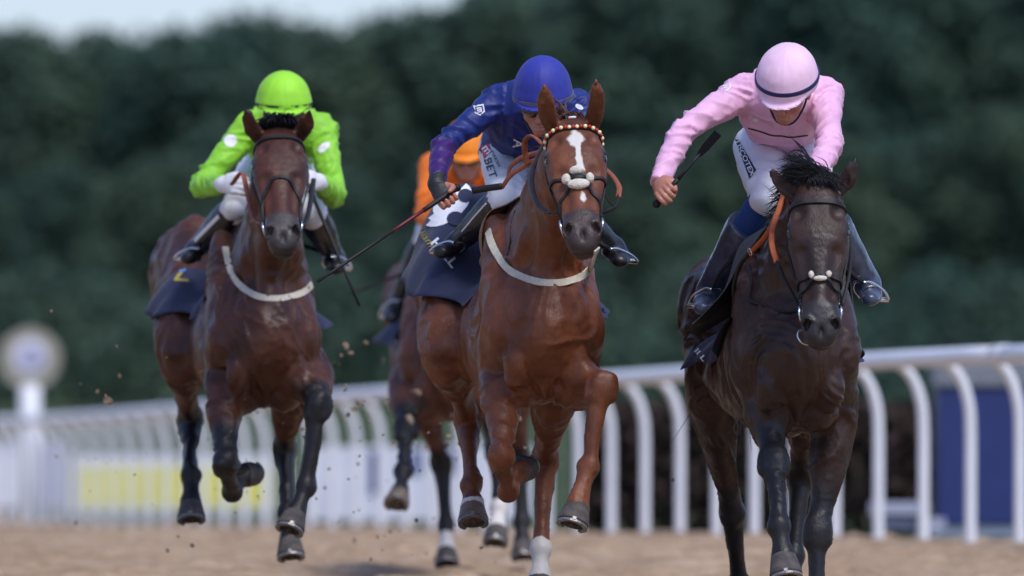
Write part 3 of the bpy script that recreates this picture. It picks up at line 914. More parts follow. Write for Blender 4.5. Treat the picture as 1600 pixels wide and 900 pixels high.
def build_hoof(name, top, down, fwd, size, parent, m_hoof, shoe=True):
    """Hoof capsule from the coronet 'top' along 'down', its toe towards fwd; a steel shoe below as a sub-part."""
    down = unit(down); fwd = unit(fwd - down * np.dot(fwd, down)); side = np.cross(fwd, down)
    n = 20
    rings = [(-.012, .040, .043, .000), (0, .047, .050, .0), (.006, .0485, .052, .001), (.03, .053, .056, .008), (.055, .0575, .060, .015), (.076, .0615, .064, .021), (.084, .0605, .063, .0215)]
    V, F = [], []
    for h, a, b, off in rings:
        for j in range(n):
            an = 2 * math.pi * j / n
            ca, sa = math.cos(an), math.sin(an)
            back = 0.80 if ca < 0 else 1.0
            hh = h - (0.012 if h > .02 else 0.004) * max(0, -ca) * (1 if h < .08 else 0.2)
            V.append(top + down * hh * size + (fwd * (ca * b * back + off) + side * sa * a * (1 - .12 * max(0, -ca))) * size)
    R = len(rings)
    for i in range(R - 1):
        for j in range(n):
            F.append((i * n + j, i * n + (j + 1) % n, (i + 1) * n + (j + 1) % n, (i + 1) * n + j))
    F.append(tuple(range(n)))
    # concave sole
    b0 = len(V)
    for j in range(n):
        an = 2 * math.pi * j / n; back = 0.80 if math.cos(an) < 0 else 1.0
        V.append(top + down * .072 * size + (fwd * (math.cos(an) * .048 * back + .021) + side * math.sin(an) * .045) * size)
    for j in range(n):
        F.append(((R - 1) * n + j, (R - 1) * n + (j + 1) % n, b0 + (j + 1) % n, b0 + j))
    F.append(tuple(b0 + j for j in range(n))[::-1])
    # frog wedge
    b1 = len(V)
    V += [top + (down * .076 + fwd * .045) * size, top + (down * .084 + fwd * -.022 + side * .02) * size, top + (down * .084 - fwd * .022 - side * .02) * size, top + (down * .072 + fwd * .01) * size]
    F += [(b1, b1 + 1, b1 + 2), (b1, b1 + 3, b1 + 1), (b1, b1 + 2, b1 + 3), (b1 + 1, b1 + 3, b1 + 2)]
    me = mesh_py(name, V, F)
    bm = bmesh.new(); bm.from_mesh(me); bmesh.ops.recalc_face_normals(bm, faces=bm.faces); bm.to_mesh(me); bm.free()
    ho = link(name, me, parent, [m_hoof])
    if shoe:
        V, F = [], []
        m = 22
        for i in range(m + 1):
            an = math.radians(-142 + 284 * i / m); ca, sa = math.cos(an), math.sin(an)
            back = 0.82 if ca < 0 else 1.0
            for rr, hh in ((.063, .0855), (.064, .0945), (.046, .0945), (.046, .0855)):
                V.append(top + down * hh * size + (fwd * (ca * rr * back + .0215) + side * sa * rr * .955) * size)
        for i in range(m):
            for j in range(4):
                F.append((i * 4 + j, i * 4 + (j + 1) % 4, i * 4 + 4 + (j + 1) % 4, i * 4 + 4 + j))
        F += [(0, 1, 2, 3), (m * 4 + 3, m * 4 + 2, m * 4 + 1, m * 4)]
        b0 = len(V)          # toe clip
        for h, o in ((.088, .0865), (.076, .0855)):
            for sx in (-.007, .007):
                V.append(top + (down * h + fwd * o + side * sx) * size)
        F.append((b0, b0 + 1, b0 + 3, b0 + 2))
        link('horseshoe', mesh_py('horseshoe', V, F), ho, [M['worn_steel']], smooth=False)
    return ho

TRUNK = [  # distance behind chest front, top, bottom above brisket level, half-width
    (0.03, 0.46, 0.14, 0.12), (0.10, 0.56, 0.06, 0.175), (0.22, 0.66, 0.01, 0.208), (0.42, 0.76, 0.00, 0.218), (0.68, 0.77, 0.00, 0.235), (0.98, 0.68, 0.05, 0.245),
    (1.28, 0.67, 0.12, 0.252), (1.52, 0.73, 0.22, 0.242), (1.76, 0.80, 0.26, 0.252), (1.96, 0.74, 0.28, 0.215), (2.08, 0.62, 0.34, 0.14)]

def make_horse(S):
    """S: pose of one horse read off the photograph (px, py, distance); returns the sculpted body with its frames."""
    H = Horse(); H.S = S
    B = Sculpt(S['res']); H.B = B
    d0, br = S['d0'], S['brisket']
    Xc = W(S['chest_px'], 0, d0)[0]; Xr = W(S['rump_px'], 0, d0 + 1.9)[0]
    ax = unit([Xr - Xc, 1.9, 0]); side = np.array([ax[1], -ax[0], 0])      # side: to the viewer's right
    H.side, H.ax = side, ax
    pitch = S.get('pitch', 0.0)
    pts, hw, hh = [], [], []
    for o, t, b, w in TRUNK:
        pts.append([Xc + (Xr - Xc) * o / 1.9, d0 + o, br + (t + b) / 2 + pitch * o]); hw.append(w); hh.append((t - b) / 2)
    H.trunk = (np.array(pts), np.array(hw), np.array(hh))
    # barrel, egg-shaped: wide low down, narrow towards the spine
    low = [p_ - np.array([0, 0, .16 * h_ + (.05 if i > 2 else 0)]) for i, (p_, h_) in enumerate(zip(pts, hh))]
    B.chain(low, side, hw, [h_ * .84 - (.05 if i > 2 else 0) for i, h_ in enumerate(hh)], k=.03, sub=3, p=2.05)
    B.chain([np.array(p_) + np.array([0, 0, h_ - .13]) for p_, h_ in zip(pts, hh)][2:-1], side, [.10, .085, .065, .075, .10, .14, .165, .14], [.12, .125, .125, .12, .12, .12, .12, .12], k=.08, sub=3)
    C = lambda o, s, z: np.array([Xc + (Xr - Xc) * o / 1.9, d0 + o, br + z + pitch * o]) + side * s
    H.C = C
    # chest and shoulder muscles
    for sg in (-1, 1):
        B.ball(C(.085, .075 * sg, .33), [side + ax * .3 * sg, np.array([0, 0, 1]) + side * .25 * sg, ax], (.066, .13, .085), k=.025)      # upper breast
        B.ball(C(.062, .084 * sg, .165), [side + ax * .35 * sg, np.array([0, 0, 1]) + side * .45 * sg, ax], (.070, .108, .090), k=.012)   # pectoral
        B.ball(C(.15, .080 * sg, .050), [side, [0, 0, 1], ax], (.074, .070, .105), k=.016)
        B.ball(C(.11, .172 * sg, .27), [side, [0, 0, 1], ax], (.058, .10, .085), k=.028)          # point of the shoulder
        B.chain([C(.60, .12 * sg, .66), C(.34, .152 * sg, .46), C(.14, .160 * sg, .30)], side, (.055, .068, .070), (.10, .12, .10), k=.035)   # shoulder blade to point
        B.ball(C(.46, .170 * sg, .28), [side, [0, 0, 1], ax], (.066, .15, .15), k=.035)                            # triceps
        B.ball(C(1.74, .17 * sg, .56), [side, [0, 0, 1], ax], (.14, .22, .24), k=.07)                              # quarter
    B.ball(C(.12, 0, .12), [side, [0, 0, 1], ax], (.04, .12, .085), k=.02)
    #                 # breast furrow
    B.chain([C(.5, 0, .72), C(.72, 0, .74), C(.9, 0, .68)], side, .045, .06, k=.07)                               # withers
    # neck
    nk = [np.array(q) for q in S['neck']]
    B.chain(nk, side, S.get('neck_w', (.150, .120, .095, .075)), S.get('neck_h', (.27, .215, .165, .12)), k=.08, sub=4)
    for sg in (-1, 1):      # neck strap muscles running into the breast
        B.chain([nk[1] + side * .085 * sg + np.array([0, -.10, -.06]), nk[0] + side * .11 * sg + np.array([0, -.17, -.08]), C(.05, .06 * sg, .34)], side, (.035, .05, .04), (.04, .06, .04), k=.06)
    B.chain([nk[2] + np.array([0, -.12, -.08]), nk[1] + np.array([0, -.185, -.11]), C(.0, 0, .38)], side, (.038, .042, .035), (.04, .05, .03), k=.05)
    # ---- head
    poll, muz = W(*S['poll']), W(*S['muzzle'])
    L = np.linalg.norm(muz - poll); q = L / .62
    w = unit(muz - poll)
    u0 = np.array([math.cos(S.get('yaw', 0)), math.sin(S.get('yaw', 0)), 0])
    u = unit(u0 - w * np.dot(u0, w)); n = np.cross(w, u)
    if n[1] > 0: n = -n
    H.poll, H.u, H.w, H.n, H.q = poll, u, w, n, q
    T = lambda a, b, c: poll + (u * a + w * b + n * c) * q
    H.T = T
    st = [(.0, -.078, .066, .066), (.06, -.066, .083, .078), (.13, -.062, .098, .084), (.20, -.060, .101, .082), (.28, -.060, .090, .072), (.36, -.060, .076, .063), (.44, -.060, .066, .058), (.52, -.064, .062, .056), (.575, -.070, .058, .050), (.605, -.078, .048, .038)]
    B.chain([T(0, a, b) for a, b, _, _ in st], u, [s[2] * q * 1.07 for s in st], [s[3] * q for s in st], k=.03, sub=3, p=2.8)
    st = [(.09, -.15, .05, .06), (.18, -.175, .060, .075), (.28, -.155, .052, .058), (.40, -.125, .042, .036), (.52, -.115, .042, .03), (.59, -.112, .040, .027)]
    B.chain([T(0, a, b) for a, b, _, _ in st], u, [s[2] * q for s in st], [s[3] * q for s in st], k=.035, sub=3)
    E = [u, w, n]
    H.eyes = []
    for sg in (-1, 1):
        B.ball(T(.054 * sg, .19, -.13), E, np.array((.036, .10, .085)) * q, k=.03)
        B.ball(T(.088 * sg, .185, -.040), E, np.array((.028, .042, .036)) * q, k=.02)           # orbit
        B.chain([T(.096 * sg, .150, -.045), T(.103 * sg, .170, -.024), T(.099 * sg, .20, -.016)], n, .010 * q, .009 * q, k=.012)   # brow
        B.chain([T(.090 * sg, .24, -.060), T(.076 * sg, .31, -.058), T(.064 * sg, .37, -.06)], n, (.018 * q, .014 * q, .010 * q), (.016 * q, .013 * q, .009 * q), k=.02)
        B.ball(T(.070 * sg, .125, .004), E, np.array((.016, .022, .014)) * q, k=.03, cut=True)   # hollow over the eye
        B.chain([T(.066 * sg, .29, -.004), T(.056 * sg, .38, -.010), T(.05 * sg, .46, -.018)], n, .012 * q, .014 * q, k=.04, cut=True)
        B.ball(T(.1065 * sg, .192, -.034), E, np.array((.016, .022, .018)) * q, k=.010, cut=True)
        H.eyes.append(T(.0965 * sg, .191, -.034))
        B.ball(T(.047 * sg, .550, -.052), E, np.array((.027, .042, .032)) * q, k=.015)            # nostril
        B.chain([T(.040 * sg, .565, -.012), T(.058 * sg, .545, -.026), T(.062 * sg, .575, -.045)], n, .010 * q, .010 * q, k=.010)
        B.chain([T(.046 * sg, .562, -.020), T(.052 * sg, .572, -.040), T(.046 * sg, .582, -.052)], u, (.010 * q, .013 * q, .008 * q), (.014 * q, .016 * q, .010 * q), k=.008, cut=True)
        B.chain([T(.062 * sg, .495, -.098), T(.052 * sg, .56, -.100), T(.030 * sg, .612, -.100)], n, .004, .006, k=.008, cut=True)   # mouth line
    B.ball(T(0, .600, -.074), E, np.array((.050, .026, .036)) * q, k=.02)
    B.ball(T(0, .598, -.120), E, np.array((.036, .030, .026)) * q, k=.015)
    B.chain([T(.03, .622, -.100), T(0, .632, -.100), T(-.03, .622, -.100)], n, .004, .012, k=.008, cut=True)
    B.ball(T(0, .60, -.036), E, np.array((.006, .022, .010)) * q, k=.02, cut=True)
    # ears
    H.ears = []
    for sg, tip in zip((-1, 1), S['ears']):
        b = T(.050 * sg, .008, -.085); t = W(*tip)
        e = unit(t - b); sd = unit(u - e * np.dot(u, e)); fr = np.cross(e, sd); fr = fr if np.dot(fr, n) > 0 else -fr
        l = np.linalg.norm(t - b)
        P = [b - e * .02, b + e * l * .22 + sd * .010 * sg, b + e * l * .5 + sd * .016 * sg, b + e * l * .78 + sd * .010 * sg, t]
        B.chain(P, sd, (.026 * q, .031 * q, .034 * q, .024 * q, .004), (.024 * q, .020 * q, .016 * q, .012 * q, .004), k=.012, sub=4)
        B.chain([p + fr * o for p, o in zip(P[1:4], (.021, .019, .015))] + [b + e * l * .86 + fr * .013], sd, (.017 * q, .021 * q, .012 * q, .004), (.012 * q, .012 * q, .010 * q, .004), k=.005, sub=4, cut=True)
        H.ears.append((b, t, fr))
    # ---- legs
    H.legs = []
    for which, J in S['legs'].items():
        fore = which.startswith('fore')
        sg = -1 if which.endswith('left') else 1          # viewer's left / right
        P = [W(*p) for p in J]
        if fore:
            el, kn, fe, ho = P
            sh = C(.22, .15 * sg, .22)
            d1 = kn - el; d2 = fe - kn; d3 = ho - fe
            back = unit(np.array([0, 1.0, 0]) + ax * .2)
            pts = [sh, el, el + d1 * .38, el + d1 * .80, kn, kn + d2 * .18, kn + d2 * .55, kn + d2 * .86, fe]
            rs = [.085, .080, .070, .045, .054, .039, .031, .034, .0435]
            rn = [.12, .105, .083, .050, .052, .043, .037, .038, .045]
            B.chain(pts[:5], side, rs[:5], rn[:5], k=.055, sub=4)
            B.chain(pts[4:], side, rs[4:], rn[4:], k=.012, sub=4)
            fr_ = unit(np.cross(side, d2)); fr_ = fr_ if np.dot(fr_, unit(el - kn) + unit(fe - kn)) < 0 else -fr_
            B.chain([kn - unit(d2) * .032 + fr_ * .008, kn + unit(d2) * .034 + fr_ * .006], side, (.047, .045), (.040, .040), k=.018, p=3.0, sub=1)
            B.ball(kn + side * .036 + unit(d2) * .03, [side, d2, fr_], (.018, .022, .03), k=.015); B.ball(kn - side * .036 + unit(d2) * .03, [side, d2, fr_], (.018, .022, .03), k=.015)
            B.chain([kn + d2 * .16 - fr_ * .022, kn + d2 * .9 - fr_ * .024], side, .0165, .017, k=.006)      # flexor tendon
            B.chain([kn + d2 * .2 + side * .028 - fr_ * .006, kn + d2 * .85 + side * .028 - fr_ * .008], side, .004, .008, k=.012, cut=True)
            # extensor bulge
            B.chain([el + d1 * .05 + np.array([0, -.045, 0]) + side * .02 * sg, el + d1 * .42 + np.array([0, -.035, 0]) + side * .012 * sg, el + d1 * .75], side, (.05, .045, .02), (.05, .045, .02), k=.03)
        else:
            hip = C(1.62, .12 * sg, .62); sti, hk, fe, ho = P
            d1 = hk - sti; d2 = fe - hk; d3 = ho - fe
            pts = [hip, hip * .45 + sti * .55 + ax * .03, sti + ax * .04, sti + d1 * .45 + ax * .01, sti + d1 * .80, hk, hk + d2 * .2, hk + d2 * .6, hk + d2 * .87, fe]
            rs = [.14, .130, .100, .066, .042, .051, .040, .032, .034, .0435]
            rn = [.23, .20, .15, .090, .055, .062, .047, .038, .038, .046]
            B.chain(pts[:6], side, rs[:6], rn[:6], k=.06, sub=4)
            B.chain(pts[5:], side, rs[5:], rn[5:], k=.012, sub=4)
            bk = unit(np.cross(side, d2)); bk = bk if bk[1] > 0 else -bk
            B.chain([hk + bk * .03 + d2 * .12, hk + bk * .055 - unit(d2) * .055], side, (.026, .024), (.03, .026), k=.03)
            B.chain([sti + d1 * .3 + bk * .03, hk + bk * .05 - unit(d2) * .05], side, (.04, .018), (.04, .02), k=.03)
        B.ball(fe + np.array([0, .018, 0]), [side, d2, np.cross(side, d2)], (.036, .036, .036), k=.02)
        nrm = unit(d3)
        cor = ho - nrm * .045
        B.chain([fe, fe + (cor - fe) * .5, cor, cor + nrm * .02], side, (.040, .0325, .046, .046), (.042, .036, .048, .046), k=.014, sub=4)
        toe = np.array([0, -1.0, 0]) if S.get('toe', {}).get(which) is None else np.array(S['toe'][which], float)
        H.legs.append(dict(which=which, fore=fore, P=P, cor=cor, down=nrm, fwd=toe, d1=d1, d2=d2))
    # veins over shoulder, breast and forearm
    rv = np.random.default_rng(int(S['d0'] * 10))
    H.veins = []
    return H

def seg_dist(P, a, b):
    ab = b - a; t = np.clip(((P - a) @ ab) / (ab @ ab), 0, 1)
    return np.linalg.norm(P - a - t[:, None] * ab, axis=1), t

def finish_horse(H, label, group, coat, hoof_mats, black_points, whites):
    S, B = H.S, H.B
    base = W(S['chest_px'], 0, S['d0']); base[2] = 0.0
    root = empty('race_horse', base); H.root = root
    tag(root, label, 'horse', group)
    V = B.verts
    NN = B.grad(V)
    q0 = H.q; lc = (V - H.poll) @ np.stack([H.u, H.w, H.n], 1) / q0
    onhead = smooth01(np.linalg.norm((lc - np.array([0, .3, -.08])) / np.array([.2, .42, .25]), axis=1), .8, 1.15)
    W1 = V @ np.array([[15, 2, -4], [0, 9, 0], [3, 2, 5.]])          # long muscle bundles running downwards
    rid = 1 - np.abs(vnoise(W1 + 3 * vnoise(V * 4)[:, None]))
    vein = np.exp(-(vnoise(V * np.array([9, 9, 6]) + 1.3 * vnoise(V * 21)[:, None] + 40) / .045) ** 2) * smooth01(vnoise(V * 2.7 + 5), -.15, .25)
    low = smooth01(V[:, 2], .35, .6)
    Vf = V + NN * (0.0014 * vnoise(V * 19) + 0.0009 * vnoise(V * 47) + onhead * low * 0.0150 * (rid ** 2 - .45) + (0.12 + .88 * onhead) * 0.0030 * vein)[:, None]
    me = mesh_np('body', Vf, B.quads)
    R = np.zeros(len(V)); G = np.zeros(len(V)); Bl = np.zeros(len(V))
    q = H.q
    loc = (V - H.poll) @ np.stack([H.u, H.w, H.n], 1) / q
    inhead = (np.abs(loc[:, 0]) < .16) & (loc[:, 1] > .0) & (loc[:, 1] < .68) & (np.abs(loc[:, 2] + .1) < .17)
    Bl = np.where(inhead, smooth01(loc[:, 1], S.get('muzzle_from', .43), .54), 0)
    eyeb = np.min([np.linalg.norm(V - e, axis=1) for e in H.eyes], 0)
    Bl = np.maximum(Bl, 0.75 * (1 - smooth01(eyeb, .028, .05)))
    if black_points:
        for lg in H.legs:
            P = lg['P']
            d1, t1 = seg_dist(V, P[0], P[1]); d2, t2 = seg_dist(V, P[1], P[2]); d3, t3 = seg_dist(V, P[2], P[3])
            m = (d2 < .085).astype(float)
            m = np.maximum(m, (d3 < .085).astype(float))
            up = np.where((d1 < .13) & (np.minimum(d2, d3) >= 0), smooth01(t1, .42 if lg['fore'] else .62, .86), 0)
            R = np.maximum(R, np.maximum(m * np.where(np.minimum(d2, d3) < .085, 1, 0) * np.where(d1 < .085, np.maximum(smooth01(t1, .4, .8), t2 > .02), 1), up))
        for b, t, fr in H.ears:
            dd, tt = seg_dist(V, b, t)
            R = np.maximum(R, (dd < .06) * smooth01(tt, .75, .98) * .9)
    for fn in whites:
        G = np.maximum(G, fn(V, loc, inhead))
    col = np.ones((len(V), 4), np.float32); col[:, 0] = R; col[:, 1] = G; col[:, 2] = Bl
    at = me.attributes.new('coat', 'FLOAT_COLOR', 'POINT'); at.data.foreach_set('color', col.ravel())
    H.body = link('body', me, root, [coat])
    for e in H.eyes:
        uvsphere('eye', e, np.array([.0185, .0215, .0195]) * q, root, M['eye'], [H.u, H.w, H.n])
    for lg in H.legs:
        m = hoof_mats.get(lg['which'], M['hoof_dark'])
        build_hoof('hoof', lg['cor'] + lg['down'] * .004, lg['down'], lg['fwd'], S.get('hoof', 1.0), root, m)
    H.bvh = B.bvh()
    return H

# ---------------- poses
POSES = {}
POSES['dark'] = dict(res=.0085, d0=30.0, brisket=.775, chest_px=1250, rump_px=1178, pitch=-.075,
    neck=[W(1238, 0, 30.52) * [1, 1, 0] + [0, 0, 1.20], W(1250, 0, 30.22) * [1, 1, 0] + [0, 0, 1.40], W(1266, 0, 29.98) * [1, 1, 0] + [0, 0, 1.55], W(1277, 0, 29.84) * [1, 1, 0] + [0, 0, 1.625]],
    neck_w=(.17, .135, .10, .075),
    poll=(1277, 287, 29.76), muzzle=(1284, 519, 29.47), ears=[(1205, 262, 29.84), (1337, 248, 29.82)],
    legs={'fore_left': [(1187, 600, 30.30), (1209, 722, 29.98), (1217, 822, 29.84), (1226, 886, 29.78)],
          'fore_right': [(1304, 650, 30.32), (1277, 833, 30.20), (1275, 935, 30.15), (1273, 972, 30.08)],
          'hind_left': [(1112, 610, 31.45), (1144, 802, 31.82), (1155, 910, 32.0), (1158, 955, 31.92)],
          'hind_right': [(1262, 600, 31.45), (1252, 742, 31.85), (1240, 868, 31.75), (1238, 930, 31.66)]})
POSES['chestnut'] = dict(res=.0085, d0=30.8, brisket=.865, chest_px=856, rump_px=760, pitch=-.035,
    neck=[W(846, 0, 31.32) * [1, 1, 0] + [0, 0, 1.31], W(858, 0, 31.0) * [1, 1, 0] + [0, 0, 1.54], W(878, 0, 30.66) * [1, 1, 0] + [0, 0, 1.73], W(893, 0, 30.38) * [1, 1, 0] + [0, 0, 1.83]],
    poll=(894, 187, 30.24), muzzle=(911, 362, 29.78), yaw=-.05, ears=[(850, 132, 30.18), (932, 127, 30.18)],
    legs={'fore_left': [(783, 590, 31.05), (783, 712, 30.68), (794, 768, 30.92), (812, 730, 31.06)],
          'fore_right': [(900, 595, 31.05), (940, 606, 30.66), (921, 729, 30.62), (898, 806, 30.54)],
          'hind_left': [(697, 540, 31.70), (731, 656, 32.18), (736, 757, 31.9), (739, 805, 31.82)],
          'hind_right': [(866, 600, 31.75), (851, 718, 32.15), (845, 858, 32.0), (843, 918, 31.94)]},
    toe={'fore_left': (0.3, .5, -1)})
POSES['bay'] = dict(res=.0095, d0=33.5, brisket=.83, chest_px=418, rump_px=338,
    neck=[W(420, 0, 34.02) * [1, 1, 0] + [0, 0, 1.28], W(424, 0, 33.72) * [1, 1, 0] + [0, 0, 1.53], W(431, 0, 33.38) * [1, 1, 0] + [0, 0, 1.76], W(435, 0, 33.12) * [1, 1, 0] + [0, 0, 1.89]],
    poll=(435, 200, 32.98), muzzle=(442, 366, 32.53), ears=[(383, 168, 32.94), (484, 168, 32.94)],
    legs={'fore_left': [(350, 585, 33.72), (352, 722, 33.38), (364, 768, 33.62), (384, 738, 33.76)],
          'fore_right': [(488, 582, 33.75), (497, 636, 33.36), (477, 760, 33.30), (457, 816, 33.22)],
          'hind_left': [(282, 545, 34.42), (298, 656, 34.86), (297, 742, 34.58), (299, 800, 34.5)],
          'hind_right': [(455, 595, 34.5), (444, 702, 34.86), (449, 800, 34.62), (454, 858, 34.55)]},
    toe={'fore_left': (0.3, .5, -1)})
POSES['rear'] = dict(res=.013, d0=38.0, brisket=.76, chest_px=702, rump_px=694,
    neck=[W(702, 0, 38.52) * [1, 1, 0] + [0, 0, 1.22], W(705, 0, 38.2) * [1, 1, 0] + [0, 0, 1.44], W(710, 0, 37.9) * [1, 1, 0] + [0, 0, 1.62], W(715, 0, 37.65) * [1, 1, 0] + [0, 0, 1.70]],
    poll=(716, 336, 37.5), muzzle=(722, 500, 37.2), ears=[(694, 300, 37.5), (738, 300, 37.5)],
    legs={'fore_left': [(634, 600, 38.25), (634, 672, 37.9), (631, 738, 37.75), (622, 782, 37.62)],
          'fore_right': [(765, 600, 38.25), (775, 700, 37.95), (780, 792, 37.9), (775, 838, 37.82)],
          'hind_left': [(650, 600, 39.4), (690, 725, 39.7), (697, 820, 39.65), (698, 872, 39.55)],
          'hind_right': [(800, 600, 39.4), (812, 720, 39.7), (815, 815, 39.65), (817, 860, 39.58)]},
    toe={'fore_left': (0, -.4, 1)})
HORSES = {k: make_horse(v) for k, v in POSES.items()}
with ThreadPoolExecutor(4) as ex:
    list(ex.map(lambda h: h.B.build(), HORSES.values()))

def star(V, loc, inh):
    x, y = loc[:, 0] + .006 * vnoise(V * 60), loc[:, 1] + .008 * vnoise(V * 55 + 9)
    front = loc[:, 2] > -.06
    a = 1.4 - (np.abs(x - .004) / .034 + np.abs(y - .130) / .060)
    b = 1.5 - np.abs(x - .010 - .03 * (y - .2)) / .009 - 30 * np.maximum(0, .12 - y) - 40 * np.maximum(0, y - .33)
    c = 1.1 - (np.abs(x - .012) / .020 + np.abs(y - .43) / .045)
    return np.where(inh & front, np.clip(np.maximum(np.maximum(a, b), c) * 1.3, 0, 1), 0)
def sock(legs, t0, H):
    def fn(V, loc, inh):
        r = np.zeros(len(V))
        for lg in H.legs:
            if lg['which'] in legs:
                d, t = seg_dist(V, lg['P'][2] - lg['d2'] * t0, lg['P'][3])
                r = np.maximum(r, (d < .075) * smooth01(t + .05 * vnoise(V * 35), -.0, .10))
        return r
    return fn
grp = 'horses racing towards the camera'
finish_horse(HORSES['dark'], 'dark bay racehorse with wind-blown black forelock under the pink jockey', grp, M['dark_bay'], {}, True, [])
finish_horse(HORSES['chestnut'], 'chestnut racehorse with white star and stripe under the blue jockey', grp, M['chestnut'], {'hind_left': M['hoof_brown']}, False, [star, sock(['hind_right'], .12, HORSES['chestnut']), sock(['hind_left'], -.55, HORSES['chestnut'])])
finish_horse(HORSES['bay'], 'bay racehorse with black legs under the lime green jockey', grp, M['bay'], {}, True, [])
finish_horse(HORSES['rear'], 'blurred bay racehorse galloping behind the chestnut under the orange jockey', grp, M['rear_bay'], {'fore_left': M['hoof_sand']}, True, [sock(['hind_left'], -.2, HORSES['rear']), sock(['fore_right'], .1, HORSES['rear'])])

# ================================================================== JOCKEYS
def hand(B, wrist, to, g, thumb_up, inflate=0.0, fingers=True, open_=0.0):
    """A gripping hand: palm, four bent fingers of unequal length closed round the grip axis g, thumb from the side of the palm."""
    g = unit(g); h = unit(to); h = unit(h - g * np.dot(h, g) * .85); p = unit(np.cross(h, g))
    if thumb_up is not None and np.dot(p, thumb_up) < 0: p = -p           # thumb_up: the way the palm faces
    kn = wrist + h * .082
    B.chain([wrist - h * .01, wrist + h * .035, kn - h * .005], g, (.026, .036, .040), (.020, .019, .016), k=.012, sub=3, inflate=inflate)
    grip = kn + p * .022
    if fingers:
        for i, (o, l) in enumerate(((-.031, .92), (-.0105, 1.05), (.0105, 1.0), (.030, .80))):
            a = kn + g * o
            q1 = a + (h * .036 + p * .010) * l
            q2 = q1 + unit(p * (1 - open_) + h * (.15 + open_)) * .027 * l
            q3 = q2 + unit(-h * (1 - 1.6 * open_) + p * .55) * .021 * l
            B.chain([a - h * .012, a + h * .008, q1, q2, q3], g, (.0105, .0105, .0095, .009, .0072), (.0105, .0105, .0095, .009, .0072), k=.004, sub=3, inflate=inflate)
        a = wrist + h * .03 + g * .030
        B.chain([a, a + h * .032 + g * .014 + p * .016, a + h * .052 + p * .034 + g * .004, a + h * .064 + p * .046 - g * .010], g, (.014, .0125, .011, .008), (.014, .0125, .011, .008), k=.01, sub=3, inflate=inflate)
    return grip

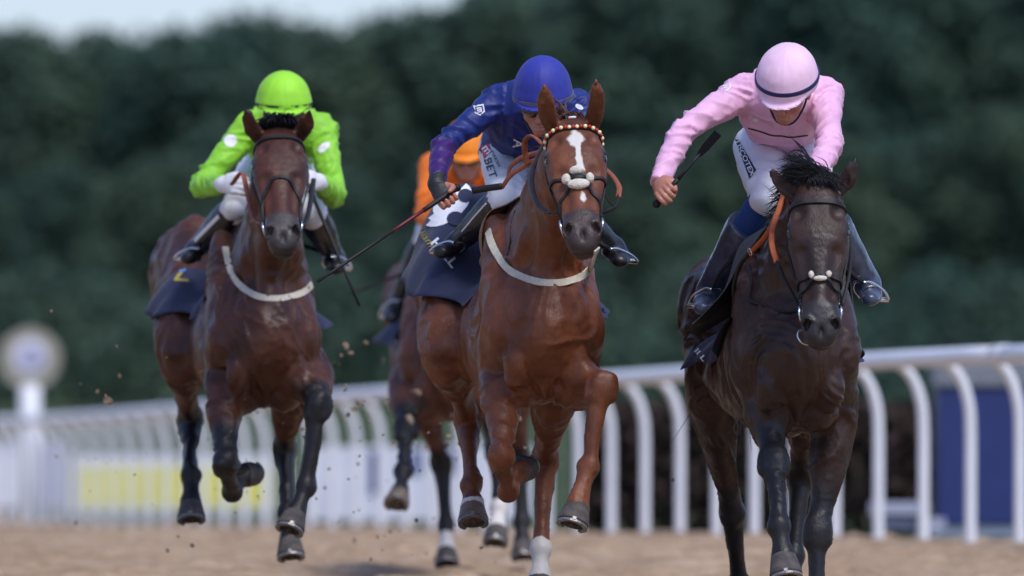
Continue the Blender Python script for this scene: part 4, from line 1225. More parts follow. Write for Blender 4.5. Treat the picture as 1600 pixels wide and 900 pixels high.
def make_jockey(S):
    J = Horse(); J.S = S
    P = {k: W(*v) for k, v in S['joints'].items()}
    J.P = P
    res = S['res']
    f = unit(S['fwd']); up0 = np.array(S.get('up', (0, 0, 1.0)), float); t = unit(up0 - f * np.dot(up0, f)); r = np.cross(f, t)
    if r[0] < 0: r = -r
    J.f, J.t, J.r = f, t, r
    hc = P['helmet'] - t * .056; J.hc = hc
    side = unit(P['sh_right'] - P['sh_left']); J.side = side
    pel, che = P['pelvis'], P['chest']
    nb = (P['sh_right'] + P['sh_left']) / 2 + unit(che - pel) * .035
    bd = unit(np.cross(side, nb - pel)); bd = bd if bd[2] > 0 else -bd       # towards the back
    J.bd = bd

    def torso(B, inf):
        B.chain([pel, pel * .5 + che * .5 + bd * .015, che, nb], side, (.150, .132, .160, .105), (.115, .10, .112, .075), k=.03, sub=4, inflate=inf, p=2.3)
        for s_, k_ in (('left', -1), ('right', 1)):
            sh = P['sh_' + s_]
            B.chain([nb + side * .05 * k_, sh], bd, (.075, .060), (.055, .058), k=.05, sub=3, inflate=inf)
    def arms(B, inf, upto=1.0, ends=None):
        for s_ in ('left', 'right'):
            sh, el, wr = P['sh_' + s_], P['el_' + s_], P['wr_' + s_]
            e = el + (wr - el) * upto
            B.chain([sh, sh * .5 + el * .5, el, el * .55 + e * .45, e], bd, np.array((.060, .050, .040, .041, .030)) * S.get('arm', 1.0), np.array((.060, .048, .039, .039, .028)) * S.get('arm', 1.0), k=.03, sub=4, inflate=inf)
    def legs(B, inf, upto):
        for s_ in ('left', 'right'):
            hp, kn, an = P['hip_' + s_], P['knee_' + s_], P['ank_' + s_]
            B.chain([pel * .35 + hp * .65, hp, hp * .5 + kn * .5, kn, kn + (an - kn) * .12], side, (.10, .098, .085, .060, .055), (.10, .105, .085, .060, .055), k=.03, sub=4, inflate=inf)
            if upto:
                B.chain([kn, kn * .65 + an * .35, an], side, (.052, .054, .036), (.052, .056, .036), k=.02, sub=3, inflate=inf)
                B.chain([an, an * .35 + P['toe_' + s_] * .65], side, (.034, .026), (.034, .022), k=.02, sub=2, inflate=inf - .004)

    # ---- the body under the clothes, with head and hands
    B = Sculpt(res)
    torso(B, -.014); arms(B, -.012); legs(B, -.014, True)
    H = lambda a, b, c: hc + r * a + f * b + t * c
    A = [r, f, t]
    B.ball(H(0, -.008, .035), A, (.076, .096, .098), k=.02)
    B.ball(H(0, .030, -.055), A, (.058, .062, .062), k=.03)
    B.ball(H(0, .072, -.098), A, (.028, .022, .020), k=.025)
    B.chain([H(-.04, .072, .012), H(0, .088, .016), H(.04, .072, .012)], t, .012, .014, k=.02)
    B.chain([H(0, .092, -.002), H(0, .104, -.028), H(0, .114, -.046)], r, (.009, .011, .015), (.010, .012, .012), k=.012)
    for s_ in (-1, 1):
        B.ball(H(.031 * s_, .092, -.010), A, (.017, .012, .011), k=.012, cut=True)
        B.ball(H(.046 * s_, .062, -.038), A, (.022, .022, .020), k=.02)
        B.ball(H(.079 * s_, -.012, -.022), A, (.009, .020, .030), k=.008)
    B.chain([H(-.022, .086, -.070), H(0, .098, -.071), H(.022, .086, -.070)], t, .0075, .007, k=.008)
    B.chain([H(-.020, .086, -.082), H(0, .096, -.083), H(.020, .086, -.082)], t, .008, .007, k=.008)
    B.chain([H(-.024, .092, -.0765), H(0, .104, -.0765), H(.024, .092, -.0765)], t, .0025, .004, k=.004, cut=True)
    B.chain([H(0, -.02, -.045), nb - unit(che - pel) * .02], r, (.055, .062), (.058, .062), k=.03, sub=3)
    J.grips = {}
    for s_ in ('left', 'right'):
        hd = S['hands'][s_]
        J.grips[s_] = hand(B, P['wr_' + s_], hd['to'], hd['g'], hd.get('palm'), open_=hd.get('open', 0))
    J.B = B
    parts = {'body': B}
    # ---- silks
    C = Sculpt(max(res, .006)); torso(C, .004); arms(C, .004, 1.0)
    ad = unit(che - pel)
    C.chain([pel + ad * .06, pel + ad * .015], side, (.152, .155), (.118, .118), k=.02)
    C.plane(pel - ad * S.get('hem', .01), -ad, .22)
    for s_ in ('left', 'right'):                  # cuffs end at the wrist
        wr, el = P['wr_' + s_], P['el_' + s_]; dd = unit(wr - el)
        C.plane(wr + dd * .006, dd, .055)
    C.plane(nb + ad * .035 + bd * .0, ad, .06)
    parts['silk_shirt'] = C
    # ---- breeches
    D = Sculpt(max(res, .006)); legs(D, .0, False)
    D.chain([pel - ad * .05, pel + ad * .06], side, (.150, .140), (.112, .105), k=.04)
    for s_ in ('left', 'right'):
        kn, an = P['knee_' + s_], P['ank_' + s_]; dd = unit(an - kn)
        D.plane(kn + dd * S.get('breech_end', .05), dd, .09)
    parts['breeches'] = D
    # ---- boots
    for s_ in ('left', 'right'):
        kn, an, to = P['knee_' + s_], P['ank_' + s_], P['toe_' + s_]; dd = unit(an - kn); ll = np.linalg.norm(an - kn)
        q = Sculpt(max(res, .006))
        b0 = S.get('boot_top', .02)
        bf = S.get('boot_fat', 1.0)
        q.chain([kn + dd * b0, kn + dd * ll * .38, kn + dd * ll * .75, an], side, np.array((.061, .064, .050, .043)) * bf, np.array((.062, .067, .053, .045)) * bf, k=.015, sub=4)
        ft = unit(to - an)
        q.chain([an - ft * .045 + dd * .035, an + dd * .02, an + ft * .07 + dd * .025, to], side, (.032, .040, .043, .034), (.034, .042, .032, .026), k=.025, sub=4)
        q.plane(kn + dd * (b0 - .005), -dd, .09)
        parts['boot_' + s_] = q
    if S.get('sock'):
        for s_ in ('left', 'right'):
            kn, an = P['knee_' + s_], P['ank_' + s_]
            q = Sculpt(.007); q.chain([kn + (an - kn) * .04, kn + (an - kn) * .3, kn + (an - kn) * .55], side, (.055, .056, .05), (.055, .058, .052), k=.01, sub=3)
            parts['sock_' + s_] = q
    # ---- helmet
    h = Sculpt(max(res, .0055)); c = P['helmet']
    a, b, cc = S.get('helmet_size', (.116, .138, .130))
    h.ball(c - t * .01, A, (a, b, cc), k=.004)
    h.ball(c - t * .02 + f * .005, A, (a * .985, b * .985, .05), k=.02)
    h.plane(c - t * .042, -t, .25, k=.006)
    h.ball(c + f * (b - .055) - t * .030, [r, f * .96 - t * .28, t + f * .28], (.092, S.get('peak', .105), .0085), k=.012)
    # hollow for the head
    h.ball(c - t * .05, A, (a - .018, b - .02, .10), k=.004, cut=True)
    parts['helmet'] = h
    # ---- gloves
    if S.get('glove'):
        for s_ in ('left', 'right'):
            gl = Sculpt(.005); hd = S['hands'][s_]
            wr, el = P['wr_' + s_], P['el_' + s_]
            hand(gl, wr, hd['to'], hd['g'], hd.get('palm'), inflate=.0035, fingers=S['glove'] == 'full', open_=hd.get('open', 0))
            gl.chain([wr + (el - wr) * .16, wr], bd, (.031, .030), (.030, .027), k=.012, inflate=.006)
            parts['glove_' + s_] = gl
    J.parts = parts
    return J

def wrinkle(J, V, N, kind):
    P = J.P
    a = np.zeros(len(V))
    if kind == 'silk_shirt':
        rid = lambda x: 1 - np.abs(vnoise(x)) ** .75 * 1.7
        ad = unit(P['chest'] - P['pelvis'])
        xs_ = (V - P['pelvis']) @ J.side; ys_ = (V - P['pelvis']) @ ad; zs_ = (V - P['pelvis']) @ J.bd
        best = np.full(len(V), 9.0)
        disp = 0.0095 * rid(np.column_stack([xs_ * 9 + ys_ * 8, (ys_ - xs_ * .5) * 17 + 2 * vnoise(V * 6), zs_ * 8])) + 0.0055 * rid(np.column_stack([xs_ * 24, ys_ * 13 + xs_ * 9, zs_ * 16]) + 5)
        for s_ in ('left', 'right'):
            for i, (p, q) in enumerate(((P['sh_' + s_], P['el_' + s_]), (P['el_' + s_], P['wr_' + s_]))):
                d, t = seg_dist(V, p, q); L = np.linalg.norm(q - p); ax = unit(q - p)
                al = (V - p) @ ax
                pr = V - p - al[:, None] * ax
                e1 = unit(np.cross(ax, [0, 1, 0])); e2 = np.cross(ax, e1)
                ca, sa = pr @ e1, pr @ e2
                x = np.column_stack([al * 26 + ca * 22 + 1.2 * vnoise(V * 9), ca * 13, sa * 13])
                elbow = np.exp(-((t - (1 if i == 0 else 0)) * L / .10) ** 2)
                arm = np.exp(-(t * L / .09) ** 2) * (i == 0)
                dd = (0.0056 + 0.0085 * elbow + .005 * arm) * rid(x + 7 * i) + 0.0026 * rid(V * 34)
                m = (d < .085) & (d < best)
                disp = np.where(m, dd, disp); best = np.where(m, d, best)
        a = disp
    elif kind == 'breeches':
        a = 0.004 * (1 - np.abs(vnoise(V * 12)) * 1.6) + 0.002 * vnoise(V * 30)
        for s_ in ('left', 'right'):
            p, q = P['hip_' + s_], P['knee_' + s_]
            al = (V - q) @ unit(p - q)
            m = np.exp(-(al / .10) ** 2) + .5 * np.exp(-((al - np.linalg.norm(p - q)) / .1) ** 2)
            a = a + .0075 * m * vnoise(np.column_stack([al * 40 + V[:, 0] * 12, V[:, 0] * 7, V[:, 2] * 6]))
    elif kind == 'boot':
        a = 0.0022 * vnoise(V * 20) + .0012 * vnoise(V * 45)
    elif kind == 'helmet':
        loc = (V - P['helmet']) @ np.stack([J.r, J.f, J.t], 1)
        an = np.arctan2(loc[:, 0], loc[:, 1])
        a = np.where(loc[:, 2] > -.03, 0.0010 * vnoise(np.column_stack([an * 9, loc[:, 2] * 14, 0 * an])) + .0006 * vnoise(V * 40), 0)
    return V + N * a[:, None]

def person_mesh(J, kind, sc):
    V = sc.verts
    if kind != 'body':
        V = wrinkle(J, V, sc.grad(V), kind)
    return mesh_np(kind, V, sc.quads)

def ring_on(J, name, zoff, halfw, thick, parent, m, grow=.004, tilt=0.0, frm=-180, to=180):
    """An elastic band round the helmet, following its oval."""
    a, b, cc = J.S.get('helmet_size', (.116, .138, .130))
    c = J.P['helmet'] - J.t * .01
    pts, nor = [], []
    for an in np.linspace(math.radians(frm), math.radians(to), 65):
        z = zoff - tilt * math.cos(an)
        k = math.sqrt(max(.05, 1 - (z / cc) ** 2)) if z > 0 else 1.0
        x, y = math.sin(an) * a * k, math.cos(an) * b * k
        nn = unit(J.r * x / a ** 2 + J.f * y / b ** 2 + J.t * z / cc ** 2)
        pts.append(c + J.r * x + J.f * y + J.t * z + nn * grow); nor.append(nn)
    return ribbon(name, pts, nor, halfw * 2, thick, parent, m)

def goggles(J, parent, m):
    H = lambda a, b, c: J.hc + J.r * a + J.f * b + J.t * c
    V, F = [], []
    n = 24
    for i in range(n + 1):
        x = -.072 + .144 * i / n
        y = .108 - 5.5 * x * x
        hh = .027 - .012 * (abs(x) / .072) ** 3 - .010 * math.exp(-(x / .014) ** 2)
        for yy, z in ((y - .02, .020), (y, .016), (y + .004, 0), (y, -hh), (y - .02, -hh - .003)):
            V.append(H(x, yy, z - .006))
    for i in range(n):
        for j in range(4):
            F.append((i * 5 + j, i * 5 + j + 1, i * 5 + 6 + j, i * 5 + 5 + j))
    o = link('goggles', mesh_py('goggles', V, F), parent, [m])
    return o

def finish_jockey(J, label, mats, band=None, gog=True, chin=True):
    S = J.S
    base = J.P['pelvis'].copy()
    root = empty('person', base); J.root = root
    tag(root, label, 'jockey', 'jockeys riding in the race')
    J.obj = {}
    for nm, sc in J.parts.items():
        kind = nm.split('_')[0] if nm.split('_')[0] in ('boot', 'sock', 'glove') else nm
        me = person_mesh(J, kind, sc)
        key = mats.get(kind, {'body': 'skin', 'breeches': 'breeches', 'boot': 'boot', 'sock': 'sock'}.get(kind))
        J.obj[nm] = link(kind, me, root, [M[key]])
    if mats.get('forearm'):
        o = J.obj['silk_shirt']; o.data.materials.append(M[mats['forearm']])
        sc = J.parts['silk_shirt']; cen = sc.verts[sc.quads].mean(1)
        fl = np.zeros(len(cen), np.int32)
        for s_ in ('left', 'right'):
            d1, t1 = seg_dist(cen, J.P['el_' + s_], J.P['wr_' + s_]); d2, t2 = seg_dist(cen, J.P['sh_' + s_], J.P['el_' + s_])
            fl |= ((d1 < .08) & (t1 > .05) & (d1 <= d2 + .004)).astype(np.int32)
        if len(fl) == len(o.data.polygons): o.data.polygons.foreach_set('material_index', fl)
    he = J.obj['helmet']
    if band: ring_on(J, 'helmet_band', band[1], band[2], .002, he, M[band[0]])
    if gog: goggles(J, he, M['goggle'])
    if chin:
        H = lambda a, b, c: J.hc + J.r * a + J.f * b + J.t * c
        tube('chin_strap', [H(-.082, .01, .0), H(-.068, .03, -.06), H(-.03, .06, -.118), H(.03, .06, -.118), H(.068, .03, -.06), H(.082, .01, .0)], .0045, he, M['band_dark'], 6, .4)
    return J

JP = {}
JP['pink'] = dict(res=.0052, fwd=(-.24, -.80, -.55), up=(.10, 0, 1), hem=.02, peak=.092, boot_fat=1.22, boot_top=.17, sock=True, breech_end=.045,
    joints=dict(helmet=(1230, 117, 30.42), chest=(1224, 172, 30.86), pelvis=(1224, 228, 31.22),
        sh_left=(1163, 143, 30.80), sh_right=(1288, 150, 30.80), el_left=(1070, 202, 30.62), el_right=(1296, 226, 30.52),
        wr_left=(1029, 284, 30.44), wr_right=(1276, 272, 30.30), hip_left=(1188, 232, 31.14), hip_right=(1262, 236, 31.14),
        knee_left=(1196, 305, 30.80), knee_right=(1270, 306, 30.80), ank_left=(1110, 452, 31.12), ank_right=(1354, 440, 31.08),
        toe_left=(1098, 482, 30.96), toe_right=(1360, 468, 30.94)),
    hands=dict(left=dict(to=(-.35, -.6, -.75), g=(.62, .05, .74), palm=(.6, -.5, 0)), right=dict(to=(-.3, -.8, -.5), g=(1, 0, .3), palm=(0, 0, -1))))
JP['blue'] = dict(res=.0052, arm=.90, fwd=(-.17, -.93, -.30), up=(0.02, 0, 1), hem=.02, helmet_size=(.112, .135, .138), peak=.080, boot_top=.03,
    joints=dict(helmet=(848, 138, 31.12), chest=(826, 190, 31.62), pelvis=(812, 236, 32.0),
        sh_left=(778, 160, 31.55), sh_right=(902, 168, 31.52), el_left=(695, 226, 31.40), el_right=(928, 250, 31.32),
        wr_left=(682, 288, 31.18), wr_right=(893, 285, 31.08), hip_left=(790, 240, 31.95), hip_right=(850, 245, 31.95),
        knee_left=(791, 310, 31.56), knee_right=(876, 312, 31.58), ank_left=(718, 376, 31.86), ank_right=(956, 385, 31.82),
        toe_left=(690, 394, 31.76), toe_right=(969, 408, 31.70)), glove='half',
    hands=dict(left=dict(to=(.12, -.55, -.8), g=(.80, .15, .52), palm=(.6, -.4, -.2), open=.35), right=dict(to=(-.3, -.8, -.5), g=(1, 0, .3), palm=(0, 0, -1))))
JP['green'] = dict(res=.006, fwd=(.03, -.975, -.16), up=(0, 0, 1), hem=.02, helmet_size=(.115, .136, .124), peak=.10, glove='full', boot_top=.03,
    joints=dict(helmet=(443, 153, 33.72), chest=(444, 210, 34.18), pelvis=(440, 262, 34.55),
        sh_left=(389, 202, 34.14), sh_right=(501, 204, 34.14), el_left=(316, 288, 33.98), el_right=(522, 304, 33.98),
        wr_left=(349, 288, 33.74), wr_right=(497, 284, 33.74), hip_left=(408, 270, 34.5), hip_right=(474, 272, 34.5),
        knee_left=(372, 322, 34.12), knee_right=(486, 330, 34.12), ank_left=(308, 388, 34.42), ank_right=(521, 400, 34.42),
        toe_left=(294, 404, 34.28), toe_right=(527, 420, 34.28)),
    hands=dict(left=dict(to=(.6, -.8, 0), g=(.2, .1, 1), palm=(1, 0, 0)), right=dict(to=(-.6, -.8, 0), g=(-.2, .1, 1), palm=(-1, 0, 0))))
JP['orange'] = dict(res=.009, fwd=(-.06, -.96, -.22), up=(0, 0, 1), hem=.02, boot_top=.03,
    joints=dict(helmet=(730, 224, 38.62), chest=(720, 280, 39.05), pelvis=(716, 326, 39.4),
        sh_left=(678, 262, 39.0), sh_right=(770, 262, 39.0), el_left=(664, 335, 38.86), el_right=(796, 335, 38.86),
        wr_left=(690, 350, 38.6), wr_right=(770, 350, 38.6), hip_left=(694, 335, 39.36), hip_right=(752, 335, 39.36),
        knee_left=(668, 368, 39.0), knee_right=(775, 370, 39.0), ank_left=(622, 470, 39.2), ank_right=(815, 470, 39.2),
        toe_left=(610, 498, 39.05), toe_right=(826, 498, 39.05)),
    hands=dict(left=dict(to=(.6, -.8, 0), g=(.2, .1, 1), palm=(1, 0, 0)), right=dict(to=(-.6, -.8, 0), g=(-.2, .1, 1), palm=(-1, 0, 0))))
JOCKEYS = {k: make_jockey(v) for k, v in JP.items()}
with ThreadPoolExecutor(4) as ex:
    list(ex.map(lambda s: s.build(), [s for j in JOCKEYS.values() for s in j.parts.values()]))
finish_jockey(JOCKEYS['pink'], 'jockey in pale pink silks and pink cap bent over the dark horse, whip raised', {'silk_shirt': 'pink', 'helmet': 'pale_pink', 'boot': 'boot_cover'}, ('band_navy', .006, .0085), gog=False)
finish_jockey(JOCKEYS['blue'], 'jockey in royal blue silks and cap with black goggles on the chestnut horse', {'silk_shirt': 'blue', 'helmet': 'helmet_blue', 'glove': 'glove_black', 'boot': 'boot', 'forearm': 'purple'}, ('band_grey', -.018, .010))
finish_jockey(JOCKEYS['green'], 'jockey in lime green silks and cap with white gloves on the bay horse', {'silk_shirt': 'green', 'helmet': 'helmet_green', 'glove': 'glove_white', 'boot': 'boot'}, ('band_dark', -.010, .006))
finish_jockey(JOCKEYS['orange'], 'blurred jockey in orange silks and cap behind the blue jockey', {'silk_shirt': 'orange', 'helmet': 'helmet_orange'})

# ================================================================== TACK
def trace(H, c, dirn, far, margin):
    """From outside towards c: the point where the horse's surface (plus margin) is met."""
    rs = np.arange(far, 0.01, -0.004)
    P = c + rs[:, None] * dirn
    f = H.B.sample(P)
    i = np.argmax(f < margin)
    if f[i] >= margin: return c
    return P[max(i - 1, 0)]

def head_strap(H, name, wfun, phis, width, parent, m, thick=.004, off=.002, smooth=2):
    P = []
    for ph in phis:
        w = wfun(ph); dirn = H.u * math.sin(ph) + H.n * math.cos(ph)
        c = H.T(0, w, -.085)
        P.append(trace(H, c, dirn, .22, off))
    P = np.array(P)
    for _ in range(smooth):
        P[1:-1] = .25 * P[:-2] + .5 * P[1:-1] + .25 * P[2:]
    N = H.B.grad(P)
    return ribbon(name, P, N, width, thick, parent, m)

def cheek(H, sg, w0, w1, ph0, ph1, width, parent, m, name='cheekpiece'):
    P = []
    for t in np.linspace(0, 1, 16):
        ph = sg * math.radians(ph0 + (ph1 - ph0) * t); w = w0 + (w1 - w0) * t
        P.append(trace(H, H.T(0, w, -.085), H.u * math.sin(ph) + H.n * math.cos(ph), .22, .003))
    P = np.array(P)
    for _ in range(3): P[1:-1] = .25 * P[:-2] + .5 * P[1:-1] + .25 * P[2:]
    return ribbon(name, P, H.B.grad(P), width, .004, parent, m)

def cloth(H, name, o0, o1, th0, th1, margin, flare, parent, m, nu=26, nv=48, wave=.008, thick=.004, skew=0.0, zc=.38, seed=0, lift=0.0, front=False):
    """A cloth over the back: o behind the chest, th round the barrel in degrees; flared at its lower edges."""
    P = np.zeros((nu, nv, 3))
    for i in range(nu):
        for j in range(nv):
            v = j / (nv - 1); th = math.radians(th0 + (th1 - th0) * v)
            e = abs(2 * v - 1)
            o = o0 + (o1 - o0) * i / (nu - 1) + skew * e
            c = H.C(o, 0, zc)
            ff = flare[0] if th < 0 else flare[1]
            mg = margin + ff * max(0, e - .45) ** 2 * 1.4 * (1.0 if front else (i / (nu - 1)) ** 1.6 if th < 0 else .6 + .4 * i / (nu - 1))
            P[i, j] = trace(H, c, H.side * math.sin(th) + np.array([0, 0, math.cos(th)]), .62, margin) + (H.side * math.sin(th)) * (mg - margin) \
                + (H.side * np.sign(th)) * wave * max(0, e - .3) * math.sin(i * .55 + j * .25 + seed) * 1.2
    for i in range(nu):      # creases and an uneven hem
        for j in range(nv):
            e = abs(2 * j / (nv - 1) - 1)
            sg = -1 if j < nv / 2 else 1
            P[i, j] += H.side * sg * max(0, e - .25) ** 1.5 * .028 * math.sin(i * .9 + 1.7 * math.sin(j * .21 + seed)) + np.array([0, 0, 1]) * max(0, e - .8) * .10 * math.sin(i * .37 + seed * 2)
    if lift:      # the wind gets under the rear of the cloth on the viewer's left
        vv = np.linspace(0, 1, nv)[None, :]; uu = np.linspace(0, 1, nu)[:, None]
        P[:, :, 2] += lift * uu ** 1.3 * np.clip(1.25 - vv * 1.1, 0, 1)
    for _ in range(3):
        P[:, 1:-1] = .25 * P[:, :-2] + .5 * P[:, 1:-1] + .25 * P[:, 2:]
        P[1:-1] = .25 * P[:-2] + .5 * P[1:-1] + .25 * P[2:]
    du = np.gradient(P, axis=0); dv = np.gradient(P, axis=1)
    N = np.cross(du, dv); N /= np.linalg.norm(N, axis=2)[:, :, None] + 1e-9
    if N[nu // 2, nv // 2, 2] < 0: N = -N
    A = P.reshape(-1, 3); Bq = (P - N * thick).reshape(-1, 3)
    V = np.concatenate([A, Bq]); n = nu * nv
    F = []
    for i in range(nu - 1):
        for j in range(nv - 1):
            a = i * nv + j
            F.append((a, a + 1, a + nv + 1, a + nv)); F.append((n + a, n + a + nv, n + a + nv + 1, n + a + 1))
    for i in range(nu - 1):
        for j in (0, nv - 1):
            a = i * nv + j; F.append((a, a + nv, n + a + nv, n + a))
    for j in range(nv - 1):
        for i in (0, nu - 1):
            a = i * nv + j; F.append((a, a + 1, n + a + 1, n + a))
    me = mesh_np(name, V, np.array(F))
    return link(name, me, parent, [m])

def text2d(txt, bold=False, shear=0.0):
    cu = bpy.data.curves.new('t', 'FONT'); cu.body = txt; cu.size = 1.0; cu.shear = shear; cu.resolution_u = 3
    if bold: cu.offset = 0.02
    ob = bpy.data.objects.new('t', cu); COL.objects.link(ob)
    dg = bpy.context.evaluated_depsgraph_get(); me = bpy.data.meshes.new_from_object(ob.evaluated_get(dg))
    V = np.array([v.co[:] for v in me.vertices]); F = [tuple(p.vertices) for p in me.polygons]
    bpy.data.objects.remove(ob); bpy.data.curves.remove(cu); bpy.data.meshes.remove(me)
    V = V[:, :2]; V -= V.min(0); h = V[:, 1].max(); w = V[:, 0].max()
    return V / h, F, w / h

def decal(name, bvh, V2, F, origin, ex, ey, parent, m, off=.0022, dref=31.0):
    """Flat print laid on a surface: 2-D shape -> pixels of the photograph -> the surface behind them."""
    out = []; bad = False
    for x, y in V2:
        px = origin[0] + ex[0] * x + ey[0] * y; py = origin[1] + ex[1] * x + ey[1] * y
        r = hit(bvh, px, py, off, dref); out.append(None if r is None else r[0])
    ok = [i for i, p in enumerate(out) if p is not None]
    F = [f for f in F if all(out[i] is not None for i in f)]
    if not F: print('decal missed', name, origin); return None
    zero = np.array(out[ok[0]])
    return link(name, mesh_py(name, [zero if p is None else p for p in out], F), parent, [m], smooth=False)

def print_text(name, bvh, txt, origin, along, height, parent, m, bold=False, shear=0.0, off=.0022, stretch=None):
    """Lettering starting at pixel 'origin', running towards the pixel 'along', 'height' pixels tall."""
    V, F, w = text2d(txt, bold, shear)
    d = np.array(along, float) - np.array(origin, float); L = np.linalg.norm(d); d /= L
    sx = L / w
    return decal(name, bvh, V, F, origin, d * sx, np.array([d[1], -d[0]]) * height, parent, m, off)

def poly_grid(poly, n=6):
    """A quad given by four pixel corners -> grid for draping."""
    a, b, c, d = [np.array(p, float) for p in poly]
    V = []; F = []
    for i in range(n + 1):
        for j in range(n + 1):
            u, v = i / n, j / n
            V.append(a * (1 - u) * (1 - v) + b * u * (1 - v) + c * u * v + d * (1 - u) * v)
    for i in range(n):
        for j in range(n):
            k = i * (n + 1) + j; F.append((k, k + n + 1, k + n + 2, k + 1))
    return V, F
def patch(name, bvh, poly, parent, m, off=.0018, n=6):
    V, F = poly_grid(poly, n); return decal(name, bvh, V, F, (0, 0), (1, 0), (0, 1), parent, m, off)
def blob(name, bvh, c, a, b, rot, parent, m, off=.0018, n=24, rings=4):
    V = [c]; F = []
    for k in range(1, rings + 1):
        for i in range(n):
            t = 2 * math.pi * i / n; x, y = a * k / rings * math.cos(t), b * k / rings * math.sin(t)
            V.append((c[0] + x * math.cos(rot) - y * math.sin(rot), c[1] + x * math.sin(rot) + y * math.cos(rot)))
    for i in range(n): F.append((0, 1 + i, 1 + (i + 1) % n))
    for k in range(rings - 1):
        for i in range(n):
            F.append((1 + k * n + i, 1 + (k + 1) * n + i, 1 + (k + 1) * n + (i + 1) % n, 1 + k * n + (i + 1) % n))
    return decal(name, bvh, V, F, (0, 0), (1, 0), (0, 1), parent, m, off)
def emblem(name, bvh, c, s, rot, parent, m):
    """Small outlined shield badge with a mark inside."""
    V = []; F = []
    def ringq(r0, r1):
        b = len(V)
        shp = [(-1, -1), (1, -1), (1, .45), (0, 1.1), (-1, .45)]
        for r in (r0, r1):
            for x, y in shp: V.append((x * r, y * r))
        for i in range(5): F.append((b + i, b + (i + 1) % 5, b + 5 + (i + 1) % 5, b + 5 + i))
    def bar(x0, y0, x1, y1):
        b = len(V); V.extend([(x0, y0), (x1, y0), (x1, y1), (x0, y1)]); F.append((b, b + 1, b + 2, b + 3))
    ringq(1.0, .76); bar(-.5, -.5, .45, -.28); bar(-.5, -.1, .45, .1); bar(-.5, .28, .3, .46); bar(.25, -.5, .45, .4)
    cr, sr = math.cos(rot), math.sin(rot)
    V2 = [(c[0] + s * (x * cr - y * sr), c[1] + s * (x * sr + y * cr)) for x, y in V]
    return decal(name, bvh, V2, F, (0, 0), (1, 0), (0, 1), parent, m, .002)

def ph(a, b, n=40): return [math.radians(x) for x in np.linspace(a, b, n)]

def bit_and_reins(H, parent, m_strap, ring_r=.034):
    pts = {}
    for sg in (-1, 1):
        c = H.T(.066 * sg, .498, -.095)
        torus('bit_ring', c, H.u + H.n * .35 * sg * -1, ring_r, .0042, parent, M['steel'], 24, 8)
        tube('bit_cheek', [H.T(.070 * sg, .44, -.088), H.T(.074 * sg, .50, -.085), H.T(.066 * sg, .525, -.10)], (.004, .0055, .004), parent, M['steel'], 6)
        pts[sg] = c
    return pts

# ---------------------------------------------------------------- dark horse
H = HORSES['dark']
br = tag(link('bridle', mesh_py('bridle', *tube_mesh([H.T(-.02, -.012, -.10), H.T(.02, -.012, -.10)], .006, 6)), H.root, [M['leather_black']]))
head_strap(H, 'browband', lambda p: .085 + .0 * math.cos(p), ph(-88, 88), .020, br, M['leather_black'], .005)
for sg in (-1, 1):
    cheek(H, sg, .02, .46, 96, 84, .016, br, M['leather_black'])
head_strap(H, 'noseband', lambda p: .375 + .02 * (1 - math.cos(p)), ph(-110, 110), .020, br, M['leather_black'], .005)
for sg in (-1, 1):
    head_strap(H, 'grackle_strap', lambda p: .385 + .10 * (abs(p) / 1.9), [math.radians(sg * x) for x in np.linspace(2, 105, 24)], .012, br, M['leather_black'], .004, off=.006)
def fleece(name, c, r, parent, axes, seed):
    rg2 = np.random.default_rng(seed)
    B = Sculpt(.0034)
    B.ball(c, axes, r, k=.004)
    for i in range(90):
        v = rg2.normal(size=3); v /= np.linalg.norm(v)
        B.ball(c + (v * np.array(r) * .86) @ np.array(axes), np.eye(3), np.full(3, min(r) * rg2.uniform(.13, .25)), k=.004)
    B.build(); return link(name, mesh_np(name, B.verts, B.quads), parent, [M['fleece']])
for i, (x, y, ra, rb) in enumerate(((-.032, .384, .009, .014), (.032, .382, .009, .013), (0, .402, .026, .009))):
    fleece('sheepskin_pad', trace(H, H.T(x, y, -.085), H.n, .2, .007), (ra, rb, .009), br, [H.u, H.w, H.n], 30 + i)
bit = bit_and_reins(H, br, None)
torus('rein_ring', H.T(-.058, .575, -.12), H.u * .6 + H.n, .030, .0035, br, M['steel'], 22, 6)
# orange rubber reins
def rein(name, pxs, r, m, flat=.35, parent=None, up=(0, 0, 1)):
    return tube(name, [W(*p) for p in pxs], r, parent, m, 8, flat, 6, up)
rein('rein', [(1226, 300, 30.02), (1218, 325, 29.98), (1209, 350, 29.94), (1206, 380, 29.88), (1214, 410, 29.82)], .0115, M['orange_rein'], .4, H.root, (1, 0, 0))
rein('rein', [(1214, 408, 29.82), (1226, 436, 29.76), (1240, 462, 29.7), (1252, 488, 29.66)], .0065, M['leather_black'], .5, H.root, (1, 0, 0))
rein('rein', [(1208, 352, 29.96), (1192, 374, 30.04), (1172, 396, 30.14)], .0115, M['orange_rein'], .4, H.root, (1, 0, 0))
rein('rein', [(1172, 396, 30.14), (1158, 412, 30.26), (1148, 440, 30.3), (1146, 462, 30.34)], .008, M['leather_black'], .5, H.root, (1, 0, 0))
rein('rein', [(1316, 330, 30.22), (1328, 372, 30.0), (1328, 420, 29.78), (1316, 478, 29.64)], .0065, M['leather_black'], .5, H.root, (1, 0, 0))
torus('buckle', W(1172, 394, 30.13), (1, .4, .4), .014, .003, H.root, M['steel'], 14, 6)
strap_px('martingale', H.bvh, [(1168, 412), (1176, 440), (1172, 470), (1196, 478), (1222, 488), (1244, 486)], .010, .003, H.root, M['leather_black'], off=.004)
pad = cloth(H, 'saddle_pad', .40, .92, -80, 80, .020, (.28, .05), H.root, M['black_pad'], 18, 44, .004, seed=2, front=True)
